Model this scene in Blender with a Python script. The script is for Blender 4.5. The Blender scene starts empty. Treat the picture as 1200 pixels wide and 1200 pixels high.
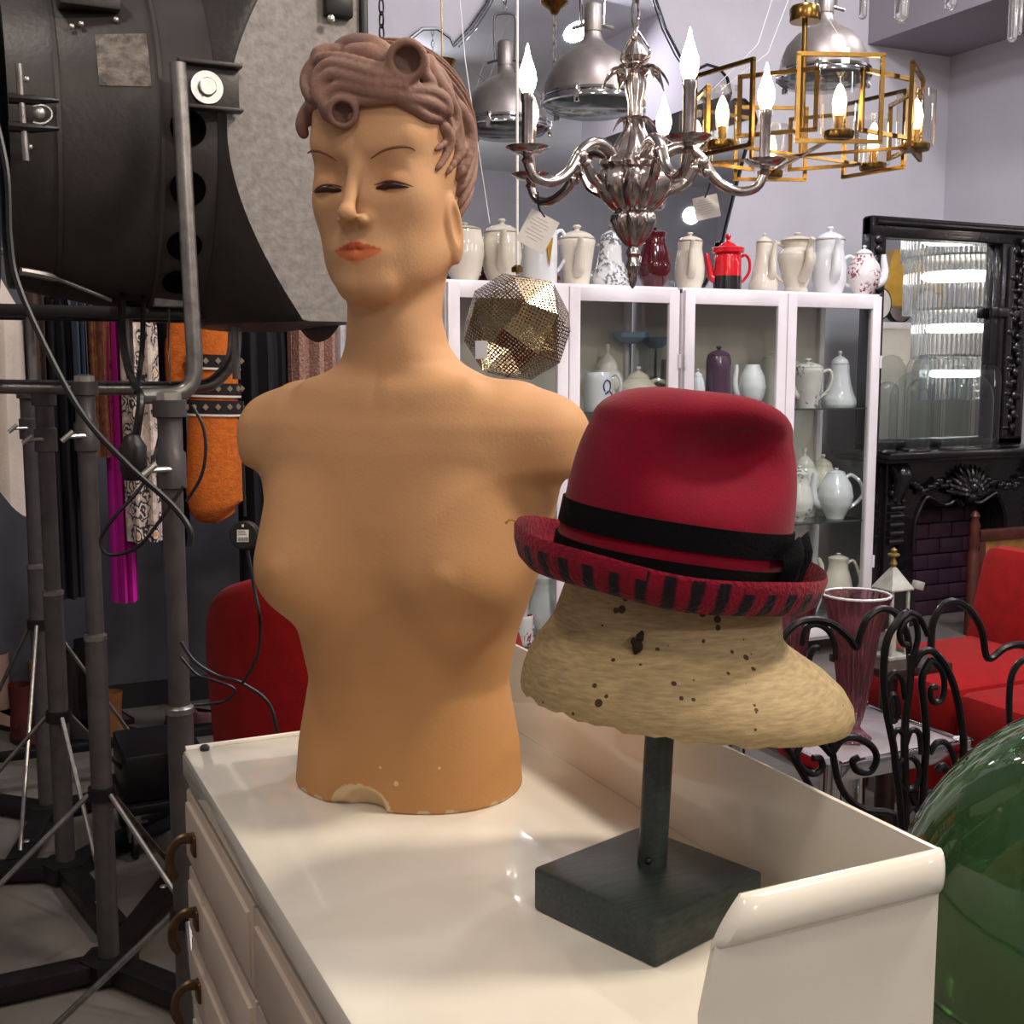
import bpy, bmesh, math, random
import numpy as np
from mathutils import Vector, Matrix, Euler

random.seed(7)
SC = bpy.context.scene
COL = SC.collection
R = math.radians
PI = math.pi

# ------------------------------------------------------------------ camera
F = 1380.0; CZ = 1.38; YAW = R(25.4); PIT = math.atan(166 / 1380)
cam_d = bpy.data.cameras.new('camera'); cam = bpy.data.objects.new('camera', cam_d); COL.objects.link(cam)
cam_d.sensor_fit = 'HORIZONTAL'; cam_d.sensor_width = 36; cam_d.lens = F / 1200 * 36
cam_d.clip_start = .02; cam_d.clip_end = 60
cam.location = (0, 0, CZ); cam.rotation_euler = (PI / 2 - PIT, 0, -YAW)
SC.camera = cam

# ------------------------------------------------------------------ world, lights, exposure
SC.view_settings.view_transform = 'Standard'
SC.view_settings.look = 'None'
SC.view_settings.gamma = 1
SC.view_settings.use_curve_mapping = False
SC.view_settings.exposure = 0.0
w = bpy.data.worlds.new('world'); SC.world = w; w.use_nodes = True
w.node_tree.nodes['Background'].inputs[0].default_value = (.6, .62, .7, 1)
w.node_tree.nodes['Background'].inputs[1].default_value = .12

def area(name, loc, target, size, energy, col, sy=None):
    d = bpy.data.lights.new(name, 'AREA'); d.energy = energy; d.color = col
    d.shape = 'RECTANGLE' if sy else 'DISK'; d.size = size
    if sy: d.size_y = sy
    o = bpy.data.objects.new(name, d); COL.objects.link(o); o.location = loc
    o.rotation_euler = (Vector(target) - Vector(loc)).to_track_quat('-Z', 'Y').to_euler()
    return o
WARM = (1.0, .87, .72); NEUT = (.97, .95, 1.0); SOFT = (1.0, .93, .86)
def pendant(name, loc, energy, col, rad=.09):  # bare point light, used only for added fill
    d = bpy.data.lights.new(name, 'POINT'); d.energy = energy; d.color = col; d.shadow_soft_size = rad
    o = bpy.data.objects.new(name, d); COL.objects.link(o); o.location = loc; return o
area('ceiling_lamp_shop_front', (1.95, .35, 3.4), (.5, 1.1, 1.1), .40, 60, WARM)
area('ceiling_lamp_counter', (-.2, -.5, 3.7), (.3, 1.2, 1.0), .5, 16, WARM)
for i, (x, y) in enumerate(((1.9, 2.2), (3.1, 2.6), (4.3, 3.0), (3.4, 1.2))):
    area('ceiling_spot_back_room', (x, y, 3.85), (x + .3, 4.6, .9), .22, 36, NEUT)
area('ceiling_lamp_clothes', (-.6, 2.0, 3.75), (-.2, 3.6, .6), .4, 20, SOFT)
pendant('added_fill_rear', (1.2, -2.3, 2.9), 80, SOFT)  # unseen fill added behind the camera to brighten ceiling, mirror and near faces
pendant('added_fill_rear', (4.6, -1.8, 3.1), 50, SOFT)
pendant('added_fill_side_room', (7.6, -.4, 3.1), 70, NEUT)  # added fill too, an invented source for the side room
pendant('added_fill_rear', (-1.2, -1.6, 3.1), 14, SOFT)

# ------------------------------------------------------------------ pixel helpers (a pixel gives a direction only)
_fw = Vector((math.sin(YAW) * math.cos(PIT), math.cos(YAW) * math.cos(PIT), -math.sin(PIT)))
_rt = Vector((math.cos(YAW), -math.sin(YAW), 0)); _up = _rt.cross(_fw); _C = Vector((0, 0, CZ))
def ray(x, y): return _fw + _rt * ((x - 600) / F) - _up * ((y - 600) / F)
def onZ(x, y, z): d = ray(x, y); return _C + d * ((z - CZ) / d.z)
def onY(x, y, Y): d = ray(x, y); return _C + d * (Y / d.y)
def onX(x, y, X): d = ray(x, y); return _C + d * (X / d.x)
def at(x, y, D): return _C + ray(x, y) * D
def onP(x, y, p0, n):
    d = ray(x, y); n = Vector(n); return _C + d * ((Vector(p0) - _C).dot(n) / d.dot(n))

# ------------------------------------------------------------------ materials
def lin(c):
    if isinstance(c, str):
        c = c.lstrip('#'); c = [int(c[i:i + 2], 16) / 255 for i in (0, 2, 4)]
    return tuple(((v / 12.92) if v <= .04045 else ((v + .055) / 1.055) ** 2.4) for v in c)
_M = {}
def mat(name, col='#888888', rough=.5, metal=0., var=.1, ns=18., bump=0., bs=150., trans=0., ior=1.45,
        emit=0., emitcol=None, coat=0., sheen=0., col2=None, aniso=None, spec=.5):
    if name in _M: return _M[name]
    m = bpy.data.materials.new(name); m.use_nodes = True
    nt = m.node_tree; b = nt.nodes['Principled BSDF']
    c = lin(col)
    tc = nt.nodes.new('ShaderNodeTexCoord'); nz = nt.nodes.new('ShaderNodeTexNoise')
    nz.inputs['Scale'].default_value = ns; nz.inputs['Detail'].default_value = 5
    src = tc.outputs['Object']
    if aniso:
        mp = nt.nodes.new('ShaderNodeMapping'); mp.inputs['Scale'].default_value = aniso
        nt.links.new(src, mp.inputs[0]); src = mp.outputs[0]
    nt.links.new(src, nz.inputs['Vector'])
    cr = nt.nodes.new('ShaderNodeValToRGB')
    cr.color_ramp.elements[0].position = .3; cr.color_ramp.elements[1].position = .7
    c2 = lin(col2) if col2 else tuple(min(1, v * (1 + var)) for v in c)
    c1 = c if col2 else tuple(v * (1 - var) for v in c)
    cr.color_ramp.elements[0].color = (*c1, 1); cr.color_ramp.elements[1].color = (*c2, 1)
    nt.links.new(nz.outputs[0], cr.inputs[0]); nt.links.new(cr.outputs[0], b.inputs['Base Color'])
    b.inputs['Roughness'].default_value = rough; b.inputs['Metallic'].default_value = metal
    b.inputs['IOR'].default_value = ior; b.inputs['Transmission Weight'].default_value = trans
    b.inputs['Coat Weight'].default_value = coat; b.inputs['Sheen Weight'].default_value = sheen
    b.inputs['Specular IOR Level'].default_value = spec
    if emit:
        b.inputs['Emission Color'].default_value = (*lin(emitcol or col), 1); b.inputs['Emission Strength'].default_value = emit
    if bump:
        n2 = nt.nodes.new('ShaderNodeTexNoise'); n2.inputs['Scale'].default_value = bs; n2.inputs['Detail'].default_value = 3
        bp = nt.nodes.new('ShaderNodeBump'); bp.inputs['Strength'].default_value = bump; bp.inputs['Distance'].default_value = .01
        nt.links.new(src, n2.inputs['Vector']); nt.links.new(n2.outputs[0], bp.inputs['Height']); nt.links.new(bp.outputs[0], b.inputs['Normal'])
    _M[name] = m; return m
def thin_glass(name, tint='#ffffff', refl=1.0, rough=.02, base=.03):
    """thin pane: transparent with a fresnel gloss"""
    if name in _M: return _M[name]
    m = bpy.data.materials.new(name); m.use_nodes = True; nt = m.node_tree
    for n in list(nt.nodes): nt.nodes.remove(n)
    out = nt.nodes.new('ShaderNodeOutputMaterial'); mix = nt.nodes.new('ShaderNodeMixShader')
    tr = nt.nodes.new('ShaderNodeBsdfTransparent'); gl = nt.nodes.new('ShaderNodeBsdfGlossy'); lw = nt.nodes.new('ShaderNodeLayerWeight')
    lw.inputs['Blend'].default_value = .5
    tr.inputs[0].default_value = (*lin(tint), 1); gl.inputs['Roughness'].default_value = rough
    pw = nt.nodes.new('ShaderNodeMath'); pw.operation = 'POWER'; pw.inputs[1].default_value = 4.
    ma = nt.nodes.new('ShaderNodeMath'); ma.operation = 'MULTIPLY_ADD'; ma.inputs[1].default_value = refl * .6; ma.inputs[2].default_value = base
    ma.use_clamp = True
    nt.links.new(lw.outputs['Facing'], pw.inputs[0]); nt.links.new(pw.outputs[0], ma.inputs[0]); nt.links.new(ma.outputs[0], mix.inputs[0])
    nt.links.new(tr.outputs[0], mix.inputs[1]); nt.links.new(gl.outputs[0], mix.inputs[2]); nt.links.new(mix.outputs[0], out.inputs[0])
    _M[name] = m; return m

# ------------------------------------------------------------------ objects
def tag(o, label=None, cat=None, group=None, kind=None):
    if label: o['label'] = label
    if cat: o['category'] = cat
    if group: o['group'] = group
    if kind: o['kind'] = kind
    return o
def thing(name, label, cat, loc=(0, 0, 0), group=None, rz=0.):
    o = bpy.data.objects.new(name, None); COL.objects.link(o); o.location = loc; o.rotation_euler = (0, 0, rz)
    o.empty_display_size = .05
    return tag(o, label, cat, group)
def obj(name, me, parent=None):
    o = bpy.data.objects.new(name, me); COL.objects.link(o)
    if parent: o.parent = parent
    return o
def copy_tree(o, parent=None):
    c = o.copy(); COL.objects.link(c)
    if parent: c.parent = parent
    for ch in list(o.children): copy_tree(ch, c)
    return c

class MB:
    """mesh builder"""
    def __init__(s): s.v = []; s.f = []
    def add(s, vs, fs):
        o = len(s.v); s.v += [tuple(v) for v in vs]; s.f += [tuple(i + o for i in f) for f in fs]; return s
    def box(s, a, b, bev=0., M=None):
        a = Vector(a); b = Vector(b); lo = Vector(map(min, a, b)); hi = Vector(map(max, a, b))
        if bev:
            bm = bmesh.new(); bmesh.ops.create_cube(bm, size=1)
            for v in bm.verts: v.co = Vector(((v.co.x + .5) * (hi.x - lo.x) + lo.x, (v.co.y + .5) * (hi.y - lo.y) + lo.y, (v.co.z + .5) * (hi.z - lo.z) + lo.z))
            bmesh.ops.bevel(bm, geom=list(bm.edges) + list(bm.verts), offset=bev, segments=2, affect='EDGES', profile=.5)
            bm.verts.index_update()
            vs = [v.co.copy() for v in bm.verts]; fs = [[v.index for v in f.verts] for f in bm.faces]; bm.free()
        else:
            vs = [Vector((x, y, z)) for z in (lo.z, hi.z) for y in (lo.y, hi.y) for x in (lo.x, hi.x)]
            fs = [(0, 2, 3, 1), (4, 5, 7, 6), (0, 1, 5, 4), (2, 6, 7, 3), (0, 4, 6, 2), (1, 3, 7, 5)]
        if M: vs = [M @ v for v in vs]
        return s.add(vs, fs)
    def tube(s, path, r, n=8, closed=False, cap=True, flat=None):
        P = [Vector(p) for p in path]; m = len(P)
        rs = r if isinstance(r, (list, tuple)) else [r] * m
        T = []
        for i in range(m):
            a = P[(i - 1) % m] if (closed or i > 0) else P[i]; b = P[(i + 1) % m] if (closed or i < m - 1) else P[i]
            t = b - a; T.append(t.normalized() if t.length > 1e-9 else Vector((0, 0, 1)))
        up = Vector((0, 0, 1)) if abs(T[0].z) < .9 else Vector((1, 0, 0))
        N = (up - T[0] * up.dot(T[0])).normalized(); vs = []
        for i in range(m):
            N = (N - T[i] * N.dot(T[i]));  N = N.normalized() if N.length > 1e-6 else T[i].orthogonal().normalized()
            B = T[i].cross(N)
            for k in range(n):
                a = 2 * PI * k / n
                vs.append(P[i] + N * (math.cos(a) * rs[i]) + B * (math.sin(a) * rs[i] * (flat or 1)))
        fs = []
        for i in range(m if closed else m - 1):
            j = (i + 1) % m
            for k in range(n):
                l = (k + 1) % n; fs.append((i * n + k, i * n + l, j * n + l, j * n + k))
        if not closed and cap:
            fs.append(tuple(range(n - 1, -1, -1))); fs.append(tuple(range((m - 1) * n, m * n)))
        return s.add(vs, fs)
    def lathe(s, prof, n=24, c=(0, 0, 0), M=None, flute=None, sq=1.0, a0=0., a1=2 * PI):
        """prof = [(r,z)...]; flute(ang, i)->radius factor"""
        c = Vector(c); vs = []; m = len(prof); full = abs(a1 - a0 - 2 * PI) < 1e-6
        nn = n if full else n + 1
        for i, (r, z) in enumerate(prof):
            for k in range(nn):
                a = a0 + (a1 - a0) * k / n; rr = r * (flute(a, i) if flute else 1)
                v = Vector((rr * math.cos(a), rr * math.sin(a) * sq, z)); vs.append((M @ v if M else v) + c)
        fs = []
        for i in range(m - 1):
            for k in range(n):
                l = (k + 1) % nn if full else k + 1
                fs.append((i * nn + k, i * nn + l, (i + 1) * nn + l, (i + 1) * nn + k))
        if full:
            if prof[0][0] > 1e-5: fs.append(tuple(range(nn - 1, -1, -1)))
            if prof[-1][0] > 1e-5: fs.append(tuple(range((m - 1) * nn, m * nn)))
        return s.add(vs, fs)
    def ball(s, c, r, n=12, m=8, M=None):
        rx, ry, rz = r if isinstance(r, (tuple, list)) else (r, r, r)
        vs = []; c = Vector(c)
        for i in range(m + 1):
            t = PI * i / m
            for k in range(n):
                a = 2 * PI * k / n; v = Vector((rx * math.sin(t) * math.cos(a), ry * math.sin(t) * math.sin(a), -rz * math.cos(t)))
                vs.append((M @ v if M else v) + c)
        fs = [(i * n + k, i * n + (k + 1) % n, (i + 1) * n + (k + 1) % n, (i + 1) * n + k) for i in range(m) for k in range(n)]
        return s.add(vs, fs)
    def prism(s, poly, d):
        """closed polygon of 3D points extruded by vector d"""
        P = [Vector(p) for p in poly]; d = Vector(d); n = len(P)
        fs = [tuple(range(n - 1, -1, -1)), tuple(range(n, 2 * n))] + [(i, (i + 1) % n, n + (i + 1) % n, n + i) for i in range(n)]
        return s.add(P + [p + d for p in P], fs)
    def grid(s, fn, nu, nv, thick=0.):
        vs = [Vector(fn(i / nu, j / nv)) for i in range(nu + 1) for j in range(nv + 1)]
        fs = [(i * (nv + 1) + j, (i + 1) * (nv + 1) + j, (i + 1) * (nv + 1) + j + 1, i * (nv + 1) + j + 1) for i in range(nu) for j in range(nv)]
        return s.add(vs, fs)
    def build(s, name, m, parent=None, smooth=True, world=False, merge=False):
        if world and parent: off = parent.location; vs = [(v[0] - off[0], v[1] - off[1], v[2] - off[2]) for v in s.v]
        else: vs = s.v
        me = bpy.data.meshes.new(name); me.from_pydata([tuple(v) for v in vs], [], s.f)
        bm = bmesh.new(); bm.from_mesh(me)
        bmesh.ops.remove_doubles(bm, verts=bm.verts, dist=1e-6)
        bmesh.ops.recalc_face_normals(bm, faces=bm.faces)
        for f in bm.faces: f.smooth = smooth
        if smooth:
            for e in bm.edges:
                if len(e.link_faces) == 2 and e.calc_face_angle(0) > .75: e.smooth = False
        bm.to_mesh(me); bm.free()
        me.materials.append(m)
        o = obj(name, me, parent)
        if world and not parent: pass
        return o
def solo(o, label, cat, group=None): return tag(o, label, cat, group)
def struct(o): o['kind'] = 'structure'; return o
def spl(pts, k=6, closed=False):
    """catmull-rom through points"""
    P = [Vector(p) for p in pts]; n = len(P); out = []
    for i in range(n if closed else n - 1):
        g = (lambda j: P[j % n]) if closed else (lambda j: P[max(0, min(n - 1, j))])
        a, b, c, d = g(i - 1), g(i), g(i + 1), g(i + 2)
        for q in range(k):
            t = q / k
            out.append(.5 * ((2 * b) + (c - a) * t + (2 * a - 5 * b + 4 * c - d) * t * t + (3 * b - a - 3 * c + d) * t ** 3))
    if not closed: out.append(P[-1])
    return out
# ================================================================== sculpted things: signed-distance mesher
def surface_nets(f, lo, hi, h):
    ax = [np.arange(lo[i], hi[i] + h, h, dtype=np.float32) for i in range(3)]
    X, Y, Z = np.meshgrid(*ax, indexing='ij')
    V = f(X, Y, Z).astype(np.float32)
    nx, ny, nz = V.shape
    S = V < 0
    c = [S[i:nx - 1 + i, j:ny - 1 + j, k:nz - 1 + k] for i in (0, 1) for j in (0, 1) for k in (0, 1)]
    cnt = sum(q.astype(np.int8) for q in c)
    act = (cnt > 0) & (cnt < 8)
    idx = -np.ones(act.shape, np.int64); I = np.argwhere(act); idx[act] = np.arange(len(I))
    acc = np.zeros((len(I), 3)); num = np.zeros(len(I))
    for d in range(3):
        o = [q for q in range(3) if q != d]
        for a in (0, 1):
            for b in (0, 1):
                p = I.copy(); p[:, o[0]] += a; p[:, o[1]] += b
                q = p.copy(); q[:, d] += 1
                va = V[p[:, 0], p[:, 1], p[:, 2]]; vb = V[q[:, 0], q[:, 1], q[:, 2]]
                m = (va < 0) != (vb < 0); t = np.where(m, va / np.where(m, va - vb, 1), 0)
                pt = p.astype(float); pt[:, d] += t
                acc[m] += pt[m]; num[m] += 1
    P = acc / num[:, None] * h + np.array(lo)
    Q = []
    for d in range(3):
        sl0 = [slice(None)] * 3; sl1 = [slice(None)] * 3; sl0[d] = slice(0, -1); sl1[d] = slice(1, None)
        A = S[tuple(sl0)]; B = S[tuple(sl1)]
        E = np.argwhere(A != B); o = [(d + 1) % 3, (d + 2) % 3]
        ok = (E[:, o[0]] > 0) & (E[:, o[1]] > 0) & (E[:, o[0]] < act.shape[o[0]]) & (E[:, o[1]] < act.shape[o[1]]); E = E[ok]
        inside = A[E[:, 0], E[:, 1], E[:, 2]]
        def gi(a, b):
            p = E.copy(); p[:, o[0]] -= a; p[:, o[1]] -= b; return idx[p[:, 0], p[:, 1], p[:, 2]]
        q = np.stack([gi(1, 1), gi(0, 1), gi(0, 0), gi(1, 0)], 1)
        q[~inside] = q[~inside][:, ::-1]; Q.append(q)
    return P, np.concatenate(Q)
def newton(f, P, it=3, mx=.002):
    e = 4e-4
    for _ in range(it):
        x, y, z = P.T
        v = f(x, y, z)
        g = np.stack([f(x + e, y, z) - f(x - e, y, z), f(x, y + e, z) - f(x, y - e, z), f(x, y, z + e) - f(x, y, z - e)], 1) / (2 * e)
        st = np.clip(v / np.maximum((g ** 2).sum(1), .05), -mx, mx)
        P = P - st[:, None] * g
    return P
def subdiv(P, Q):
    n = len(P); E = np.sort(np.concatenate([Q[:, [0, 1]], Q[:, [1, 2]], Q[:, [2, 3]], Q[:, [3, 0]]]), 1)
    U, inv = np.unique(E[:, 0] * np.int64(n) + E[:, 1], return_inverse=True)
    a = U // n; b = U % n; mid = (P[a] + P[b]) / 2; cen = P[Q].mean(1); m = len(Q); inv = inv.reshape(4, m) + n
    fc = n + len(mid) + np.arange(m)
    e0, e1, e2, e3 = inv
    NQ = np.concatenate([np.stack([Q[:, 0], e0, fc, e3], 1), np.stack([e0, Q[:, 1], e1, fc], 1), np.stack([fc, e1, Q[:, 2], e2], 1), np.stack([e3, fc, e2, Q[:, 3]], 1)])
    return np.concatenate([P, mid, cen]), NQ
def np_mesh(name, P, Q, m, parent=None, col=None):
    me = bpy.data.meshes.new(name); me.vertices.add(len(P)); me.vertices.foreach_set('co', P.astype(np.float32).ravel())
    me.loops.add(Q.size); me.loops.foreach_set('vertex_index', Q.astype(np.int32).ravel())
    me.polygons.add(len(Q)); me.polygons.foreach_set('loop_start', (np.arange(len(Q)) * 4).astype(np.int32))
    me.update(calc_edges=True); me.validate()
    me.polygons.foreach_set('use_smooth', np.ones(len(me.polygons), bool))
    if col is not None:
        at_ = me.color_attributes.new('paint', 'FLOAT_COLOR', 'POINT'); c4 = np.ones((len(P), 4), np.float32); c4[:, :3] = col
        at_.data.foreach_set('color', c4.ravel())
    me.materials.append(m)
    return obj(name, me, parent)
def smin(a, b, k): h = np.clip(.5 + .5 * (b - a) / k, 0, 1); return b + (a - b) * h - k * h * (1 - h)
def smax(a, b, k): return -smin(-a, -b, k)
def ell(x, y, z, c, r):
    qx, qy, qz = (x - c[0]) / r[0], (y - c[1]) / r[1], (z - c[2]) / r[2]
    k0 = np.sqrt(qx * qx + qy * qy + qz * qz) + 1e-9
    k1 = np.sqrt((qx / r[0]) ** 2 + (qy / r[1]) ** 2 + (qz / r[2]) ** 2) + 1e-9
    return k0 * (k0 - 1) / k1
def cap(x, y, z, a, b, ra, rb=None):
    rb = ra if rb is None else rb
    bx, by, bz = b[0] - a[0], b[1] - a[1], b[2] - a[2]; L = bx * bx + by * by + bz * bz + 1e-12
    t = np.clip(((x - a[0]) * bx + (y - a[1]) * by + (z - a[2]) * bz) / L, 0, 1)
    return np.sqrt((x - a[0] - t * bx) ** 2 + (y - a[1] - t * by) ** 2 + (z - a[2] - t * bz) ** 2) - (ra + (rb - ra) * t)

# ------------------------------------------------------------------ mannequin (local: faces -Y, z from its base)
MAN_AT = Vector((.418, 1.135, .95)); MAN_RZ = -R(20.35 + 26)
HA = R(1); HC = (0., -.009)            # the head turns 4 degrees more
_z = np.array([-.05, 0, .043, .111, .163, .197, .240, .282, .317, .351, .377, .396, .411, .424, .437, .454, .479, .52, .60])
_a = np.array([.122, .121, .118, .106, .117, .130, .145, .155, .162, .168, .168, .150, .118, .085, .061, .0505, .0455, .044, .043])
_b = np.array([.097, .096, .092, .082, .087, .090, .093, .094, .092, .088, .082, .074, .066, .059, .054, .050, .047, .046, .045])
_c = np.array([0, 0, .001, .002, 0, -.001, .0, .003, .006, .006, .005, .003, .0, -.002, -.008, -.015, -.020, -.020, -.012])
def smooth_tab(v):
    zz = np.linspace(-.05, .60, 651); t = np.interp(zz, _z, v)
    k = np.exp(-np.linspace(-2.2, 2.2, 25) ** 2); k /= k.sum()
    return zz, np.convolve(np.pad(t, 12, 'edge'), k, 'valid')
_ta, _tb, _tc = smooth_tab(_a), smooth_tab(_b), smooth_tab(_c)
def torso(x, y, z):
    a = np.interp(z, *_ta); b = np.interp(z, *_tb); c = np.interp(z, *_tc)
    ax = np.abs(x)
    q = ((ax / a) ** 2.25 + (np.abs(y - c) / b) ** 2.25) ** (1 / 2.25)
    d = (q - 1) * np.minimum(a, b) * 1.1
    d = np.where(z > .53, np.maximum(d, (z - .53)), d)
    # chest: breasts
    br = ell(ax, y, z, (.080, -.060, .230), (.056, .052, .050))
    br = smin(br, ell(ax, y, z, (.076, -.052, .268), (.050, .038, .055)), .03)
    d = smin(d, br, .028)
    d = smin(d, ell(ax, y, z, (.088, -.1005, .236), (.0045, .005, .0045)), .018)
    # arm stumps
    st = cap(ax, y, z, (.118, .004, .374), (.150, .004, .361), .046, .042)
    st = smin(st, cap(ax, y, z, (.153, .004, .370), (.156, .002, .343), .036, .034), .014)
    st = smax(st, -(z - .334 + .25 * (ax - .16)), .012)
    d = smin(d, st, .024)
    # collar bones and throat muscles
    d = smin(d, cap(ax, y, z, (.016, -.054, .404), (.085, -.040, .412), .003), .03)
    d = smin(d, cap(ax, y, z, (.008, -.048, .414), (.036, -.004, .52), .003, .006), .022)
    # belly: soft midline
    d = d + .0018 * np.exp(-(x / .016) ** 2) * np.exp(-((z - .13) / .07) ** 2) * (y < 0)
    return d
def head(x, y, z, face=True):
    ca, sa = math.cos(-HA), math.sin(-HA)
    X = x - HC[0]; Y = y - HC[1]; x, y = ca * X - sa * Y, sa * X + ca * Y
    ax = np.abs(x)
    ww = .066 + .006 * np.clip((z - .60) / .05, 0, 1) * np.clip((.03 - y) / .06, 0, 1)
    qx = np.abs(x / ww); qy = np.abs(np.where(y > 0, y / .078, y / .0935)); qz = np.abs((z - .645) / .091)
    d = ((qx ** 2.7 + qy ** 2.7 + qz ** 2.7) ** (1 / 2.7) - 1) * .07
    d = smin(d, ell(x, y, z, (0, -.028, .567), (.055, .061, .072)), .022)
    d = smin(d, ell(ax, y, z, (.031, -.040, .548), (.022, .034, .034)), .020)
    d = smin(d, cap(ax, y, z, (.047, -.002, .548), (.013, -.067, .513), .017, .018), .022)
    d = smin(d, ell(x, y, z, (0, -.071, .5115), (.019, .018, .016)), .018)
    d = smin(d, ell(ax, y, z, (.036, -.058, .590), (.019, .019, .020)), .026)
    if not face: return d
    # brow
    d = smin(d, cap(ax, y, z, (.012, -.0800, .636), (.042, -.071, .642), .008, .007), .018)
    # sockets, lids
    d = smax(d, -ell(ax, y, z, (.031, -.101, .606), (.022, .0150, .0140)), .016)
    d = smin(d, ell(ax, y, z, (.0325, -.0725, .601), (.0170, .0148, .0130)), .004)
    d = smax(d, -cap(ax, y, z, (.0185, -.0870, .5955), (.048, -.0760, .5965), .0010), .0040)
    # nose
    n = cap(x, y, z, (0, -.0845, .630), (0, -.1085, .575), .0052, .0062)
    n = smin(n, ell(x, y, z, (0, -.1105, .5710), (.0076, .0078, .0066)), .006)
    n = smin(n, ell(ax, y, z, (.0100, -.0955, .5670), (.0058, .0090, .0056)), .006)
    d = smin(d, n, .009)
    d = smax(d, -ell(ax, y, z, (.0056, -.1025, .5612), (.0030, .0048, .0032)), .003)
    # mouth mound, lips
    d = smin(d, ell(x, y, z, (0, -.074, .540), (.027, .020, .018)), .016)
    lp = cap(ax, y, z, (.0045, -.0925, .5440), (.025, -.0800, .5405), .0038, .0018)
    lp = smin(lp, cap(ax, y, z, (.0, -.0915, .5350), (.020, -.0830, .5385), .0044, .0024), .0012)
    d = smin(d, lp, .0045)
    d = smax(d, -cap(ax, y, z, (0, -.0975, .5402), (.0265, -.0820, .5402), .0010), .0022)
    # ears
    e = ell(ax, y + .25 * (z - .57), z, (.0615, -.010, .566), (.0085, .0170, .033))
    e = smax(e, -ell(ax, y + .25 * (z - .57), z, (.0715, -.014, .570), (.0085, .0095, .021)), .003)
    d = smin(d, e, .004)
    return d
CHIP = (-.004, -.104, .006)
def man(x, y, z):
    d = smin(torso(x, y, z), head(x, y, z), .012)
    d = smax(d, -z, .003)
    d = smax(d, -ell(x, y, z, (-.003, -.103, .002), (.025, .024, .021)), .004)
    d = smax(d, -ell(x, y, z, (-.026, -.100, .000), (.022, .014, .007)), .004)
    return d
def world_to_man(p):
    v = Vector(p) - MAN_AT; c, s = math.cos(-MAN_RZ), math.sin(-MAN_RZ)
    return Vector((c * v.x - s * v.y, s * v.x + c * v.y, v.z))
def man_hits(pxs, fn, off=0.):
    """pixels -> points on the surface fn (mannequin space)"""
    o = world_to_man(_C); out = []
    t = np.linspace(.8, 1.45, 1301)
    for (px, py) in pxs:
        d = ray(px, py); q = world_to_man(_C + d) - o
        P = np.array(o)[None] + t[:, None] * np.array(q)[None]
        v = fn(P[:, 0], P[:, 1], P[:, 2]) - off
        k = np.argmax(v < 0) if (v < 0).any() else int(np.argmin(v))
        out.append(Vector(P[k]))
    return out
skin = bpy.data.materials.new('mannequin_paint'); skin.use_nodes = True
def _skin(m):
    nt = m.node_tree; b = nt.nodes['Principled BSDF']
    at_ = nt.nodes.new('ShaderNodeVertexColor'); at_.layer_name = 'paint'
    tc = nt.nodes.new('ShaderNodeTexCoord'); nz = nt.nodes.new('ShaderNodeTexNoise'); nz.inputs['Scale'].default_value = 9; nz.inputs['Detail'].default_value = 6
    mx = nt.nodes.new('ShaderNodeMix'); mx.data_type = 'RGBA'; mx.blend_type = 'MULTIPLY'; mx.inputs[0].default_value = 1
    cr = nt.nodes.new('ShaderNodeValToRGB'); cr.color_ramp.elements[0].color = (.82, .80, .78, 1); cr.color_ramp.elements[1].color = (1.05, 1.05, 1.05, 1)
    nt.links.new(tc.outputs['Object'], nz.inputs['Vector']); nt.links.new(nz.outputs[0], cr.inputs[0])
    nt.links.new(at_.outputs[0], mx.inputs[6]); nt.links.new(cr.outputs[0], mx.inputs[7])
    vo = nt.nodes.new('ShaderNodeTexVoronoi'); vo.inputs['Scale'].default_value = 38
    n3 = nt.nodes.new('ShaderNodeTexNoise'); n3.inputs['Scale'].default_value = 5
    mu = nt.nodes.new('ShaderNodeMath'); mu.operation = 'MULTIPLY'; mu.inputs[1].default_value = .075
    lt = nt.nodes.new('ShaderNodeMath'); lt.operation = 'LESS_THAN'
    sb = nt.nodes.new('ShaderNodeMath'); sb.operation = 'SUBTRACT'; sb.inputs[1].default_value = .55
    nt.links.new(tc.outputs['Object'], vo.inputs['Vector']); nt.links.new(tc.outputs['Object'], n3.inputs['Vector'])
    nt.links.new(n3.outputs[0], sb.inputs[0]); nt.links.new(sb.outputs[0], mu.inputs[0])
    mu.inputs[1].default_value = .8
    nt.links.new(vo.outputs['Distance'], lt.inputs[0]); nt.links.new(mu.outputs[0], lt.inputs[1])
    m2 = nt.nodes.new('ShaderNodeMix'); m2.data_type = 'RGBA'; m2.inputs[7].default_value = (.75, .55, .36, 1)
    nt.links.new(lt.outputs[0], m2.inputs[0]); nt.links.new(mx.outputs[2], m2.inputs[6]); nt.links.new(m2.outputs[2], b.inputs['Base Color'])
    b.inputs['Roughness'].default_value = .62; b.inputs['Specular IOR Level'].default_value = .35
    n2 = nt.nodes.new('ShaderNodeTexNoise'); n2.inputs['Scale'].default_value = 320; n2.inputs['Detail'].default_value = 2
    bp = nt.nodes.new('ShaderNodeBump'); bp.inputs['Strength'].default_value = .12; bp.inputs['Distance'].default_value = .002
    nt.links.new(tc.outputs['Object'], n2.inputs['Vector']); nt.links.new(n2.outputs[0], bp.inputs['Height']); nt.links.new(bp.outputs[0], b.inputs['Normal'])
_skin(skin)
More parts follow.
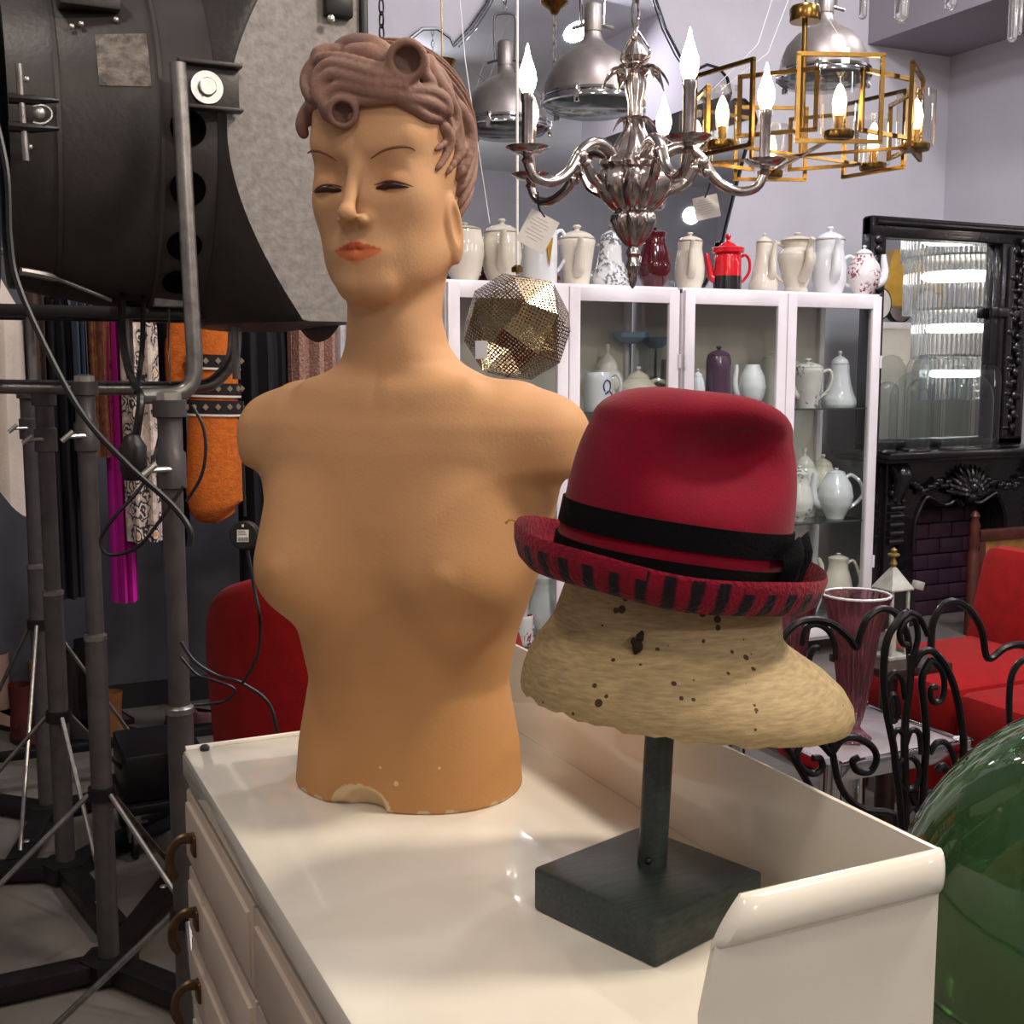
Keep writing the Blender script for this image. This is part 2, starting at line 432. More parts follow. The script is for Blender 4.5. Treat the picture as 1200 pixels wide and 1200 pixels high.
def make_mannequin():
    t = thing('mannequin_bust', 'tan painted female mannequin bust with sculpted waved hair and orange lips on dresser', 'mannequin', MAN_AT, rz=MAN_RZ)
    P, Q = surface_nets(man, (-.225, -.165, -.006), (.225, .125, .75), .0032)
    P = newton(man, P); P, Q = subdiv(P, Q); P = newton(man, P, 3, .001)
    # paint
    ca, sa = math.cos(-HA), math.sin(-HA)
    X = P[:, 0] - HC[0]; Y = P[:, 1] - HC[1]; hx, hy, hz = ca * X - sa * Y, sa * X + ca * Y, P[:, 2]
    ax = np.abs(hx); front = hy < -.055
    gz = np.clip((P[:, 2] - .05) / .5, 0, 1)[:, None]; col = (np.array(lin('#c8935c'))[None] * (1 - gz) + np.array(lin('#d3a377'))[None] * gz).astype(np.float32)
    def paint(mask, c, soft=None):
        w_ = (mask.astype(float) if soft is None else soft)[:, None]; col[:] = col * (1 - w_) + np.array(lin(c)) * w_
    up_ = lambda a: (.5485 - .0078 * (a / .025) ** 1.1 - .0012 * np.exp(-(a / .003) ** 2))
    lo_ = lambda a: .5300 + .0100 * (a / .025) ** 2
    paint(None, '#d99a68', front * np.clip(1 - np.abs(hz - .540) / .013, 0, 1) * np.clip(1 - ax / .034, 0, 1) * .5)
    paint(front & (ax < .0262) & (hz < up_(ax)) & (hz > lo_(ax)), '#dd7a4a')
    paint(front & (ax < .0262) & (hz < up_(ax)) & (hz > .5402), '#c05c34')
    # lids: warm shadow paint over the eyes, dark slit
    sh = np.exp(-((ax - .032) / .017) ** 2 - ((hz - .607) / .010) ** 2) * front
    paint(None, '#a5683f', sh * .45)
    slit = np.zeros(len(P), bool) & (np.abs(hz - (.5962 + .0012 * np.sin((ax - .017) / .030 * PI))) < .0024 * np.sqrt(np.clip(1 - ((ax - .0335) / .0155) ** 2, 0, 1)))
    paint(slit, '#4a2420')
    lash = np.zeros(len(P), bool) & (np.abs(hz - (.5985 + .0022 * np.sin((ax - .016) / .032 * PI))) < .0009) & (ax > .0165) & (ax < .0485)
    paint(lash, '#5b3226')
    chip = (P[:, 2] < .0245) & (((P[:, 0] + .008) / .034) ** 2 + ((P[:, 2]) / .0245) ** 2 < 1) & (P[:, 1] < -.06)
    paint(chip, '#e2c79c')
    rng = np.random.default_rng(3)
    edge = np.zeros(len(P), bool); an_ = np.arctan2(P[:, 1], P[:, 0])
    for q in range(16):
        a_, r1_ = rng.uniform(-3.1, 0), rng.uniform(.0015, .0045); edge |= ((an_ - a_) * .11 / (r1_ * rng.uniform(1, 2.5))) ** 2 + ((P[:, 2] - .001) / r1_) ** 2 < 1
    paint(edge, '#dcc09a')
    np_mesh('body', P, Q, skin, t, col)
    # ---------------- hair
    def capd(x, y, z):
        ca, sa = math.cos(-HA), math.sin(-HA)
        X = x - HC[0]; Y = y - HC[1]; hx_, hy_ = ca * X - sa * Y, sa * X + ca * Y
        qx = np.abs(hx_ / .0745); qy = np.abs((hy_ + .006) / .092); qz = np.abs((z - .648) / .096)
        d = ((qx ** 2.3 + qy ** 2.3 + qz ** 2.3) ** (1 / 2.3) - 1) * .075
        d = smax(d, -(.85 * (hy_ + .062) + .55 * (z - .688) - .15 * (np.abs(hx_) - .04)), .008)
        d = smax(d, -(z - .560 - .1 * (hy_ - .05)), .01)
        ridg = .0018 * np.sin((hy_ * .9 + z * .5 + .25 * np.abs(hx_)) * 330 + 18 * np.sin(z * 26))
        return d + ridg * np.clip((hy_ + .09) * 20, 0, 1)
    both = lambda x, y, z: np.minimum(capd(x, y, z), head(x, y, z, False) - .001)
    zz = lambda L: [(340 + a / 5.4545, 40 + b / 5.4545) for a, b in L]
    ST = []                                       # (points in pixels, radius m, lift m)
    def S(L, r0, r1=None, off=.004): ST.append((zz(L), r0, r1 or r0, off))
    S([(700, 245), (560, 225), (400, 180), (250, 158), (155, 195), (112, 270), (112, 350), (150, 415)], .0065, .0055, .009)
    S([(745, 290), (560, 268), (400, 222), (262, 198), (190, 245), (165, 330), (185, 420)], .0065, .005, .010)
    S([(725, 330), (550, 325), (400, 288), (272, 262), (205, 320), (200, 400), (230, 480)], .007, .005, .009)
    S([(690, 388), (560, 375), (430, 352), (325, 338), (250, 385), (222, 450), (240, 520)], .0065, .005, .007)
    S([(690, 402), (580, 418), (470, 425), (390, 396), (305, 410), (255, 460)], .0045, .004, .004)
    S([(345, 115), (420, 82), (530, 92), (625, 160)], .012, .010, .004)
    S([(400, 150), (500, 145), (600, 195)], .012, .010, .004)
    S([(190, 145), (250, 130), (320, 140)], .009, .009, .004)
    S([(160, 240), (130, 330), (165, 410)], .010, .008, .002)
    S([(700, 140), (680, 200), (730, 270), (790, 330)], .006, .005, .006)
    S([(830, 150), (845, 240), (900, 325)], .007, .006, .006)
    S([(880, 180), (930, 290), (985, 380)], .008, .007, .004)
    S([(930, 260), (975, 330), (1000, 420)], .009, .007, .002)
    S([(700, 390), (780, 362), (900, 372), (985, 425), (1000, 500)], .006, .006, .006)
    S([(705, 405), (800, 420), (900, 445), (970, 490)], .006, .005, .005)
    S([(715, 420), (790, 470), (880, 530), (960, 545)], .006, .003, .003)
    S([(1005, 420), (1050, 500), (1050, 590), (1000, 680), (935, 735)], .007, .0015, .003)
    S([(1075, 480), (1125, 580), (1125, 700), (1060, 800), (1000, 890)], .008, .0015, .003)
    S([(1110, 560), (1140, 680), (1120, 830), (1080, 960)], .009, .002, .001)
    S([(985, 600), (1020, 690), (985, 790), (940, 860)], .006, .0015, .003)
    S([(150, 440), (100, 500), (72, 580), (88, 640)], .006, .004, .001)
    S([(190, 440), (140, 490), (115, 560)], .005, .004, .001)
    strands = []
    for L, r0, r1, off in ST:
        H = man_hits(L, both, off - max(r0, r1) * .45); H = spl(H, 3); n = len(H)
        strands += [(H[i], H[i + 1], r0 + (r1 - r0) * i / n, r0 + (r1 - r0) * (i + 1) / n) for i in range(n - 1)]
    rings = []
    for (cx, cy, R_, r_, off) in ((335, 500, 72, .0036, .007), (748, 165, 92, .0042, .014)):
        c0 = man_hits(zz([(cx, cy)]), both, off)[0]
        n = (world_to_man(_C) - c0).normalized(); n = (n + Vector((.0, 0, .0))).normalized()
        u = n.cross(Vector((0, 0, 1))).normalized(); v = u.cross(n); rr = R_ / 5.4545 / 1160
        pts = [c0 + u * (rr * math.cos(a)) + v * (rr * math.sin(a)) for a in np.linspace(0, 2 * PI, 17)]
        rings.append((c0, n, rr, r_, pts))
    def hair(x, y, z):
        d = smax(capd(x, y, z), -(head(x, y, z, False) + .004), .001)
        for a, b, ra, rb in strands:
            lo = [min(a[i], b[i]) - .03 for i in range(3)]; hi = [max(a[i], b[i]) + .03 for i in range(3)]
            m = (x > lo[0]) & (x < hi[0]) & (y > lo[1]) & (y < hi[1]) & (z > lo[2]) & (z < hi[2])
            if m.any(): d[m] = smin(d[m], cap(x[m], y[m], z[m], a, b, ra, rb), .003)
        for c0, n, rr, r_, pts in rings:
            m = (np.abs(x - c0.x) < .06) & (np.abs(y - c0.y) < .06) & (np.abs(z - c0.z) < .06)
            if not m.any(): continue
            xm, ym, zm = x[m], y[m], z[m]; dm = d[m]
            px, py, pz = xm - c0.x, ym - c0.y, zm - c0.z; h_ = px * n.x + py * n.y + pz * n.z
            q = np.sqrt(np.maximum(px * px + py * py + pz * pz - h_ * h_, 0))
            rol = np.sqrt((q - rr) ** 2 + np.maximum(np.abs(h_ + .008) - .008, 0) ** 2) - r_
            dm = smin(dm, rol, .005); dm = smin(dm, np.maximum(q - rr, np.abs(h_ + .014) - .005), .003)
            d[m] = smax(dm, -np.maximum(q - (rr - r_ * .8), -(h_ + .007)), .003)
        return d
    wrap = lambda x, y, z: hair(np.array(x, dtype=float, copy=True), y, z)
    P, Q = surface_nets(wrap, (-.10, -.14, .53), (.10, .125, .78), .0024)
    P = newton(wrap, P, 2); P, Q = subdiv(P, Q); P = newton(wrap, P, 2, .001)
    hm = mat('hair_paint', '#9a7563', .6, var=.16, ns=24, bump=.12, bs=300, col2='#7d5b50')
    np_mesh('hair', P, Q, hm, t)['label'] = 'mauve brown moulded waves and curls'
    em = mat('eye_dark_paint', '#3a1b1a', .35)
    def face_pt(lx, lz, lift):
        ys_ = np.linspace(-.13, -.04, 900); ca_, sa_ = math.cos(HA), math.sin(HA)
        xw = ca_ * lx - sa_ * ys_ + HC[0]; yw = sa_ * lx + ca_ * ys_ + HC[1]
        v_ = man(xw, yw, np.full_like(ys_, lz)); k_ = int(np.argmax(v_ < 0)); return Vector((xw[k_], yw[k_] - lift, lz))
    for s_ in (-1, 1):
        L = [face_pt(s_ * (.0180 + .0305 * u), .5962 + .0016 * math.sin(PI * u), .0002) for u in np.linspace(0, 1, 13)]
        MB().tube(L, [.0004 + .0028 * math.sin(PI * min(1, .06 + .94 * u)) ** .8 for u in np.linspace(0, 1, 13)], 10, flat=1).build('eye', em, t)
        L = [face_pt(s_ * (.0165 + .0350 * u), .5992 + .0034 * math.sin(PI * u) - .002 * u, .0002) for u in np.linspace(0, 1, 13)]
        MB().tube(L, [.0003 + .0007 * math.sin(PI * u) for u in np.linspace(0, 1, 13)], 6).build('eyelash_line', mat('lash_paint', '#6a3d2c', .6), t)
    bm_ = mat('brow_paint', '#7a4f33', .6)
    for L in ([(114, 760), (146, 745), (200, 752), (262, 785), (300, 812)], [(515, 795), (600, 742), (700, 718), (765, 722), (800, 745)]):
        H = spl(man_hits(zz(L), man, .0001), 4); n = len(H)
        MB().tube(H, [.0003 + .0011 * math.sin(PI * min(1, (i + 2) / (n + 2))) for i in range(n)], 6).build('eyebrow', bm_, t)
make_mannequin()
# ================================================================== the room
WALL_Y = 5.5; RIGHT_X = 5.52; FAR_X = 10.2; LEFT_X = -2.6; REAR_Y = -3.6; CEIL = 4.0
m_wall = mat('wall_lilac_plaster', '#b9b5bb', .85, var=.05, ns=3, bump=.06, bs=60)
m_dark = mat('wall_charcoal_paint', '#4c4c52', .8, var=.12, ns=5, bump=.05, bs=80)
m_ceil = mat('ceiling_paint', '#c9c8cc', .9, var=.03, ns=3)
m_soff = mat('soffit_shade_grey', '#8f898f', .9, var=.05, ns=3)  # darker grey holds the shade of the downward face
m_floor = mat('floor_concrete', '#67615b', .5, var=.28, ns=4, bump=.05, bs=30)
def slab(name, a, b, m): return struct(MB().box(a, b).build(name, m, smooth=False))
slab('floor', (LEFT_X - .1, REAR_Y - .1, -.1), (FAR_X + .1, WALL_Y + .1, 0), m_floor)
slab('ceiling', (LEFT_X - .1, REAR_Y - .1, CEIL), (FAR_X + .1, WALL_Y + .1, CEIL + .1), m_ceil)
slab('wall_back', (1.6, WALL_Y, 0), (RIGHT_X + .1, WALL_Y + .1, CEIL), m_wall)
slab('wall_nib', (RIGHT_X, 4.78, 0), (RIGHT_X + .14, WALL_Y, CEIL), m_wall)
slab('wall_right', (FAR_X, REAR_Y, 0), (FAR_X + .1, WALL_Y, CEIL), m_wall)
slab('wall_side_room', (RIGHT_X + .14, WALL_Y - .1, 0), (FAR_X, WALL_Y, CEIL), m_wall)
slab('wall_left', (LEFT_X - .1, REAR_Y, 0), (LEFT_X, WALL_Y, CEIL), m_wall)
slab('wall_rear', (LEFT_X, REAR_Y - .1, 0), (FAR_X, REAR_Y, CEIL), m_wall)
slab('wall_partition', (LEFT_X, 4.95, 0), (1.6, 5.6, CEIL), m_dark)
slab('baseboard_partition', (LEFT_X, 4.93, 0), (1.61, 4.95, .1), mat('baseboard_black', '#1c1a1c', .5))
c0 = onY(1017, 52, WALL_Y)
slab('trim_1', (c0.x, 2.0, c0.z), (RIGHT_X, WALL_Y, CEIL), m_soff)
# ================================================================== enamelled dresser
DX0, DX1, DY0, DY1, DT = .218, .600, .577, 1.340, .95
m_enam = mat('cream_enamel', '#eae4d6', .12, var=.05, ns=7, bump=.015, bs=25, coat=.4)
m_enam_shade = mat('cream_enamel_shaded_front', '#c8b7a6', .32, var=.08, ns=9, bump=.04, bs=40)  # darker copy of the cream enamel, shade of the front put into its colour
m_bronze = mat('aged_bronze', '#5f4a36', .38, .85, var=.3, ns=60)
m_blackrub = mat('black_rubber', '#141212', .45)
def make_dresser():
    t = thing('dresser', 'cream enamelled metal dresser with raised back rail and bronze drawer pulls', 'dresser', ((DX0 + DX1) / 2, (DY0 + DY1) / 2, 0))
    W = dict(parent=t, world=True)
    MB().box((DX0 + .012, DY0 + .006, .06), (DX1 - .004, DY1 - .006, DT - .034), .004).build('body', m_enam_shade, **W)
    MB().box((DX0 + .04, DY0 + .03, 0), (DX1 - .03, DY1 - .03, .07)).build('plinth', mat('plinth_dark', '#3b332e', .6), **W)
    MB().box((DX0, DY0, DT - .034), (DX1, DY1, DT), .006).build('top', m_enam, **W)
    # low lip along the far end of the top
    MB().tube([(DX0 + .004, DY1 - .004, DT + .001), (DX1, DY1 - .004, DT + .001)], .0035, 8).build('far_rim', m_enam, **W)
    # back rail
    zt = 1.052
    MB().box((DX1 - .002, DY0 + .001, DT - .03), (DX1 + .003, DY1, zt), .0012).build('back_rail', m_enam, **W)
    # near end panel: slanted edge, rolled top
    A = [(.405, DT - .03), (.405, DT + .028), (.4155, 1.020), (.4345, 1.0495), (DX1 + .002, 1.0495), (DX1 + .002, DT - .03)]
    lower = [(DX0 + .19, .5), (.405, DT + .028), (.4145, 1.022), (DX1 + .001, 1.022), (DX1 + .001, .5)]
    MB().prism([(x, DY0 - .0005, z) for x, z in lower], (0, .004, 0)).build('end_panel', m_enam, **W)
    roll = MB(); n = 12
    prof = []
    for k in range(n + 1):
        a = PI * k / n                                   # outward half round from the top edge down
        prof.append((DY0 + .002 - .0115 * math.sin(a), 1.0355 + .0165 * math.cos(a)))
    xs = lambda z: .4130 + (.4345 - .4130) * max(0, (z - 1.019) / .033) ** 1.4
    vs = []
    for (y, z) in prof:
        for q in range(9):
            x0 = xs(z); vs.append((x0 + (DX1 + .003 - x0) * (0, .03, .1, .3, .5, .7, .88, .96, 1)[q], DY0 + .002 + (y - DY0 - .002) * (.25, .8, 1, 1, 1, 1, 1, .92, .5)[q], z))
    fs = [(i * 9 + q, i * 9 + q + 1, (i + 1) * 9 + q + 1, (i + 1) * 9 + q) for i in range(n) for q in range(8)]
    roll.add(vs, fs); m = len(vs)
    roll.add([(v[0], DY0 + .003, v[2]) for v in vs], [])
    roll.f += [tuple(i + m for i in f[::-1]) for f in fs]
    for q in (0, 8): roll.f += [(i * 9 + q, (i + 1) * 9 + q, (i + 1) * 9 + q + m, i * 9 + q + m) for i in range(n)]
    roll.build('rolled_edge', m_enam, **W)
    # drawers on the front (faces -X), three in the far column, a panelled door in the near one
    yd = onX(296, 1135, DX0).y
    hz = [onX(232, y, DX0 - .004).z for y in (1003, 1085, 1163)]
    hy = onX(232, 1040, DX0).y
    edges = [DT - .040, (hz[0] + hz[1]) / 2 - .004, (hz[1] + hz[2]) / 2 - .004, hz[2] - (hz[1] - hz[2]) / 2 - .004, .42, .10]
    def front(name, y0, y1, z0, z1):
        o = MB().box((DX0 + .002, y0 + .002, z0 + .0025), (DX0 + .014, y1 - .002, z1 - .0025), .003).build(name, m_enam_shade, **W)
        b = MB()
        if z1 - z0 > .05 and y1 - y0 > .06:
            i = .014
            b.box((DX0 - .002, y0 + i, z0 + i), (DX0 + .004, y1 - i, z1 - i), .0022)
            pn = b.build('raised_panel', m_enam_shade, **W); pn.parent = o; 
        return o
    for k in range(5):
        d = front('drawer', yd, DY1 - .008, edges[k + 1], edges[k])
        zc = hz[k] if k < 3 else (edges[k] + edges[k + 1]) / 2
        y = hy
        h = MB()
        h.box((DX0 - .006, y - .010, zc - .011), (DX0 + .001, y + .010, zc + .013), .003)
        h.tube(spl([(DX0 - .003, y, zc + .008), (DX0 - .016, y, zc + .0095), (DX0 - .026, y, zc + .001), (DX0 - .029, y, zc - .016), (DX0 - .025, y, zc - .030), (DX0 - .022, y, zc - .034)], 4), [.0062] * 4 + [.0052] * 12 + [.0040] * 4 + [.003], 8, flat=.8)
        ho = h.build('handle', m_bronze, **W); ho.parent = d
    dr = front('drawer', DY0 + .012, yd, edges[1], edges[0])
    dr = front('door', DY0 + .012, yd, .10, edges[1])
    kb = MB().ball((DX0 - .016, yd - .03, .55), .011).build('knob', m_bronze, **W); kb.parent = dr
    p = onZ(240, 879, DT)
    MB().lathe([(.0052, 0), (.0056, .0035), (.0035, .0062), (0, .007)], 14, (p.x, p.y, DT - .0002)).build('rubber_stop', m_blackrub, **W)
make_dresser()

# ================================================================== hat stand: square base, pole, wooden hat block
m_slate = mat('dark_green_wood', '#2c3431', .38, var=.35, ns=10, bump=.08, bs=60, aniso=(3, 30, 30), col2='#3d4743')
m_block = mat('bleached_block_wood', '#b89f70', .62, var=.2, ns=12, bump=.15, bs=60, aniso=(6, 6, 40), col2='#94805a')
def worm(m):
    nt = m.node_tree; b = nt.nodes['Principled BSDF']; src = b.inputs['Base Color'].links[0].from_socket
    tc = nt.nodes.new('ShaderNodeTexCoord'); vo = nt.nodes.new('ShaderNodeTexVoronoi'); vo.inputs['Scale'].default_value = 95
    lt = nt.nodes.new('ShaderNodeMath'); lt.operation = 'LESS_THAN'; nz = nt.nodes.new('ShaderNodeTexNoise'); nz.inputs['Scale'].default_value = 30
    mr = nt.nodes.new('ShaderNodeMapRange'); mr.inputs[1].default_value = .48; mr.inputs[2].default_value = .70; mr.inputs[4].default_value = .30
    mx = nt.nodes.new('ShaderNodeMix'); mx.data_type = 'RGBA'; mx.inputs[7].default_value = (.05, .025, .012, 1)
    nt.links.new(tc.outputs['Object'], vo.inputs['Vector']); nt.links.new(tc.outputs['Object'], nz.inputs['Vector'])
    nt.links.new(nz.outputs[0], mr.inputs[0]); nt.links.new(vo.outputs['Distance'], lt.inputs[0]); nt.links.new(mr.outputs[0], lt.inputs[1])
    nt.links.new(lt.outputs[0], mx.inputs[0]); nt.links.new(src, mx.inputs[6]); nt.links.new(mx.outputs[2], b.inputs['Base Color'])
worm(m_block)
cF = onZ(768, 1136, DT); cL = onZ(625, 1066, DT)
ex = (cF - cL); bw = ex.length; ex = ex.normalized(); ey = Vector((-ex.y, ex.x, 0))
bc = cL + ex * (bw / 2) + ey * (bw / 2)
BASE_C = Vector((bc.x, bc.y, DT)); bang = math.atan2(ex.y, ex.x)
pb = onZ(764, 1012, DT + .036)                         # where the pole stands on the base
Dp = (pb - _C).dot(_fw)
ptop = at(777, 790, Dp + .005)
HAX = Vector((_rt.x, _rt.y, 0)).normalized(); HAY = Vector((-HAX.y, HAX.x, 0))    # long axis of the hat runs across the view
TILT = R(8.5)
def hat_frame(o):
    rz = math.atan2(HAX.y, HAX.x)
    return Matrix.Translation(o) @ Matrix.Rotation(rz, 4, 'Z') @ Matrix.Rotation(TILT, 4, 'Y')
hc = at(788, 700, Dp + .005)                            # centre of the block where the flare starts
HM = hat_frame(hc)
def oval(a, k=2.15, fx=1, fy=1):
    c, s = math.cos(a), math.sin(a)
    return (abs(c / fx) ** k + abs(s / fy) ** k) ** (-1 / k)
HA_, HB_ = .0905, .076
def make_stand():
    t = thing('hat_stand', 'worm-eaten wooden hat block on dark green pole and square base', 'hat stand', BASE_C)
    bm = MB().box((-bw / 2, -bw / 2, 0), (bw / 2, bw / 2, .036), .003)
    M = Matrix.Rotation(bang, 4, 'Z'); bm.v = [tuple(M @ Vector(v)) for v in bm.v]
    bm.build('base', m_slate, t)
    MB().tube([pb - Vector((0, 0, .002)), ptop], .0118, 24).build('pole', m_slate, t, world=True)
    side = (-_rt * .4 - _fw).normalized(); side.z = 0
    MB().ball(pb + side * .0115 + Vector((0, 0, .007)), (.003, .003, .003), 10, 6).build('screw', mat('dark_steel', '#3c3d3e', .4, .8), t, world=True)
    # block
    prof = [(0., .040), (0., .0), (.02, -.018), (.12, -.027), (.36, -.036), (.62, -.045), (.84, -.056), (.97, -.068), (1.0, -.076), (.985, -.082)]
    N = 96; vs = []; rng = random.Random(5)
    nib = [1 + .012 * math.sin(k * 1.7) * math.sin(k * .53 + 1) for k in range(N)]
    def ext(a): c = math.cos(a); return .044 + .018 * c + .005 * c * abs(c)
    rows = []
    for (f, z) in prof:
        row = []
        for k in range(N):
            a = 2 * PI * k / N; r0 = oval(a, 2.2, HA_, HB_)
            r0 *= .93 if z > .001 else (.965 if z > -.001 else 1.)
            e = ext(a) * f * (1 + (.0 if f < .9 else .35 * (nib[k] - 1)))
            zz = z * (1 - .08 * math.cos(a) * (f > .1)) + (.0022 * (nib[k] - 1) / .012 * (f > .98)) * (1 if math.cos(a) < .6 else .3)
            row.append(((r0 + e) * math.cos(a), (r0 + e) * math.sin(a), zz))
        rows.append(row)
    for (sc, z) in ((.86, -.070), (.55, -.058), (.15, -.052)):
        rows.append([(x * sc / 1., y * sc, z) for (x, y, _) in rows[9]])
    rows.insert(0, [(x * .8, y * .8, .048) for (x, y, _) in rows[0]]); rows.insert(0, [(x * .01, y * .01, .052) for (x, y, _) in rows[0]])
    b = MB(); V = [tuple(HM @ Vector(p)) for row in rows for p in row]; nr = len(rows)
    b.add(V, [(i * N + k, i * N + (k + 1) % N, (i + 1) * N + (k + 1) % N, (i + 1) * N + k) for i in range(nr - 1) for k in range(N)] + [tuple(range((nr - 1) * N, nr * N))])
    blk = b.build('hat_block', m_block, t, world=True)
    # knocked out spot on the near face
    h = MB()
    for (px, py, s) in ((747, 757, .0042), (750, 747, .003), (743, 752, .0026), (752, 743, .002), (745, 763, .002)):
        p = at(px, py, Dp - .073); h.ball(p, (s, s, s * 1.3), 8, 6)
    ho = h.build('worm_hole', mat('worm_hole_dark', '#2a1710', .9), t, world=True); ho.parent = blk
make_stand()

m_felt = mat('crimson_felt', '#7c0722', .92, var=.12, ns=30, bump=.10, bs=500, sheen=.12, spec=.2)
m_rib = mat('black_grosgrain', '#08070a', .8, var=.2, ns=20, bump=.15, bs=400, spec=.15)
def felt_stripes(name):
    m = mat(name, '#800a25', .92, var=.2, ns=50, bump=.35, bs=260, sheen=.12, spec=.2)
    nt = m.node_tree; b = nt.nodes['Principled BSDF']; src = b.inputs['Base Color'].links[0].from_socket
    uv = nt.nodes.new('ShaderNodeUVMap'); sp = nt.nodes.new('ShaderNodeSeparateXYZ'); nt.links.new(uv.outputs[0], sp.inputs[0])
    mu = nt.nodes.new('ShaderNodeMath'); mu.operation = 'MULTIPLY'; mu.inputs[1].default_value = 2 * PI * 36
    sn = nt.nodes.new('ShaderNodeMath'); sn.operation = 'SINE'
    nz = nt.nodes.new('ShaderNodeTexNoise'); nz.inputs['Scale'].default_value = 60
    tc = nt.nodes.new('ShaderNodeTexCoord'); nt.links.new(tc.outputs['Object'], nz.inputs['Vector'])
    ad = nt.nodes.new('ShaderNodeMath'); ad.operation = 'MULTIPLY_ADD'; ad.inputs[1].default_value = 1.6
    nt.links.new(sp.outputs[0], mu.inputs[0]); nt.links.new(mu.outputs[0], sn.inputs[0]); nt.links.new(nz.outputs[0], ad.inputs[0]); nt.links.new(sn.outputs[0], ad.inputs[2])
    # stripes only on the outer face of the rolled brim
    v1 = nt.nodes.new('ShaderNodeMath'); v1.operation = 'GREATER_THAN'; v1.inputs[1].default_value = .34
    v2 = nt.nodes.new('ShaderNodeMath'); v2.operation = 'LESS_THAN'; v2.inputs[1].default_value = .62
    mm = nt.nodes.new('ShaderNodeMath'); mm.operation = 'MULTIPLY'
    nt.links.new(sp.outputs[1], v1.inputs[0]); nt.links.new(sp.outputs[1], v2.inputs[0]); nt.links.new(v1.outputs[0], mm.inputs[0]); nt.links.new(v2.outputs[0], mm.inputs[1])
    mr = nt.nodes.new('ShaderNodeMapRange'); mr.inputs[1].default_value = .55; mr.inputs[2].default_value = 1.25
    nt.links.new(ad.outputs[0], mr.inputs[0])
    m2 = nt.nodes.new('ShaderNodeMath'); m2.operation = 'MULTIPLY'; nt.links.new(mr.outputs[0], m2.inputs[0]); nt.links.new(mm.outputs[0], m2.inputs[1])
    mx = nt.nodes.new('ShaderNodeMix'); mx.data_type = 'RGBA'; mx.inputs[7].default_value = (.012, .006, .010, 1)
    nt.links.new(m2.outputs[0], mx.inputs[0]); nt.links.new(src, mx.inputs[6]); nt.links.new(mx.outputs[2], b.inputs['Base Color'])
    return m
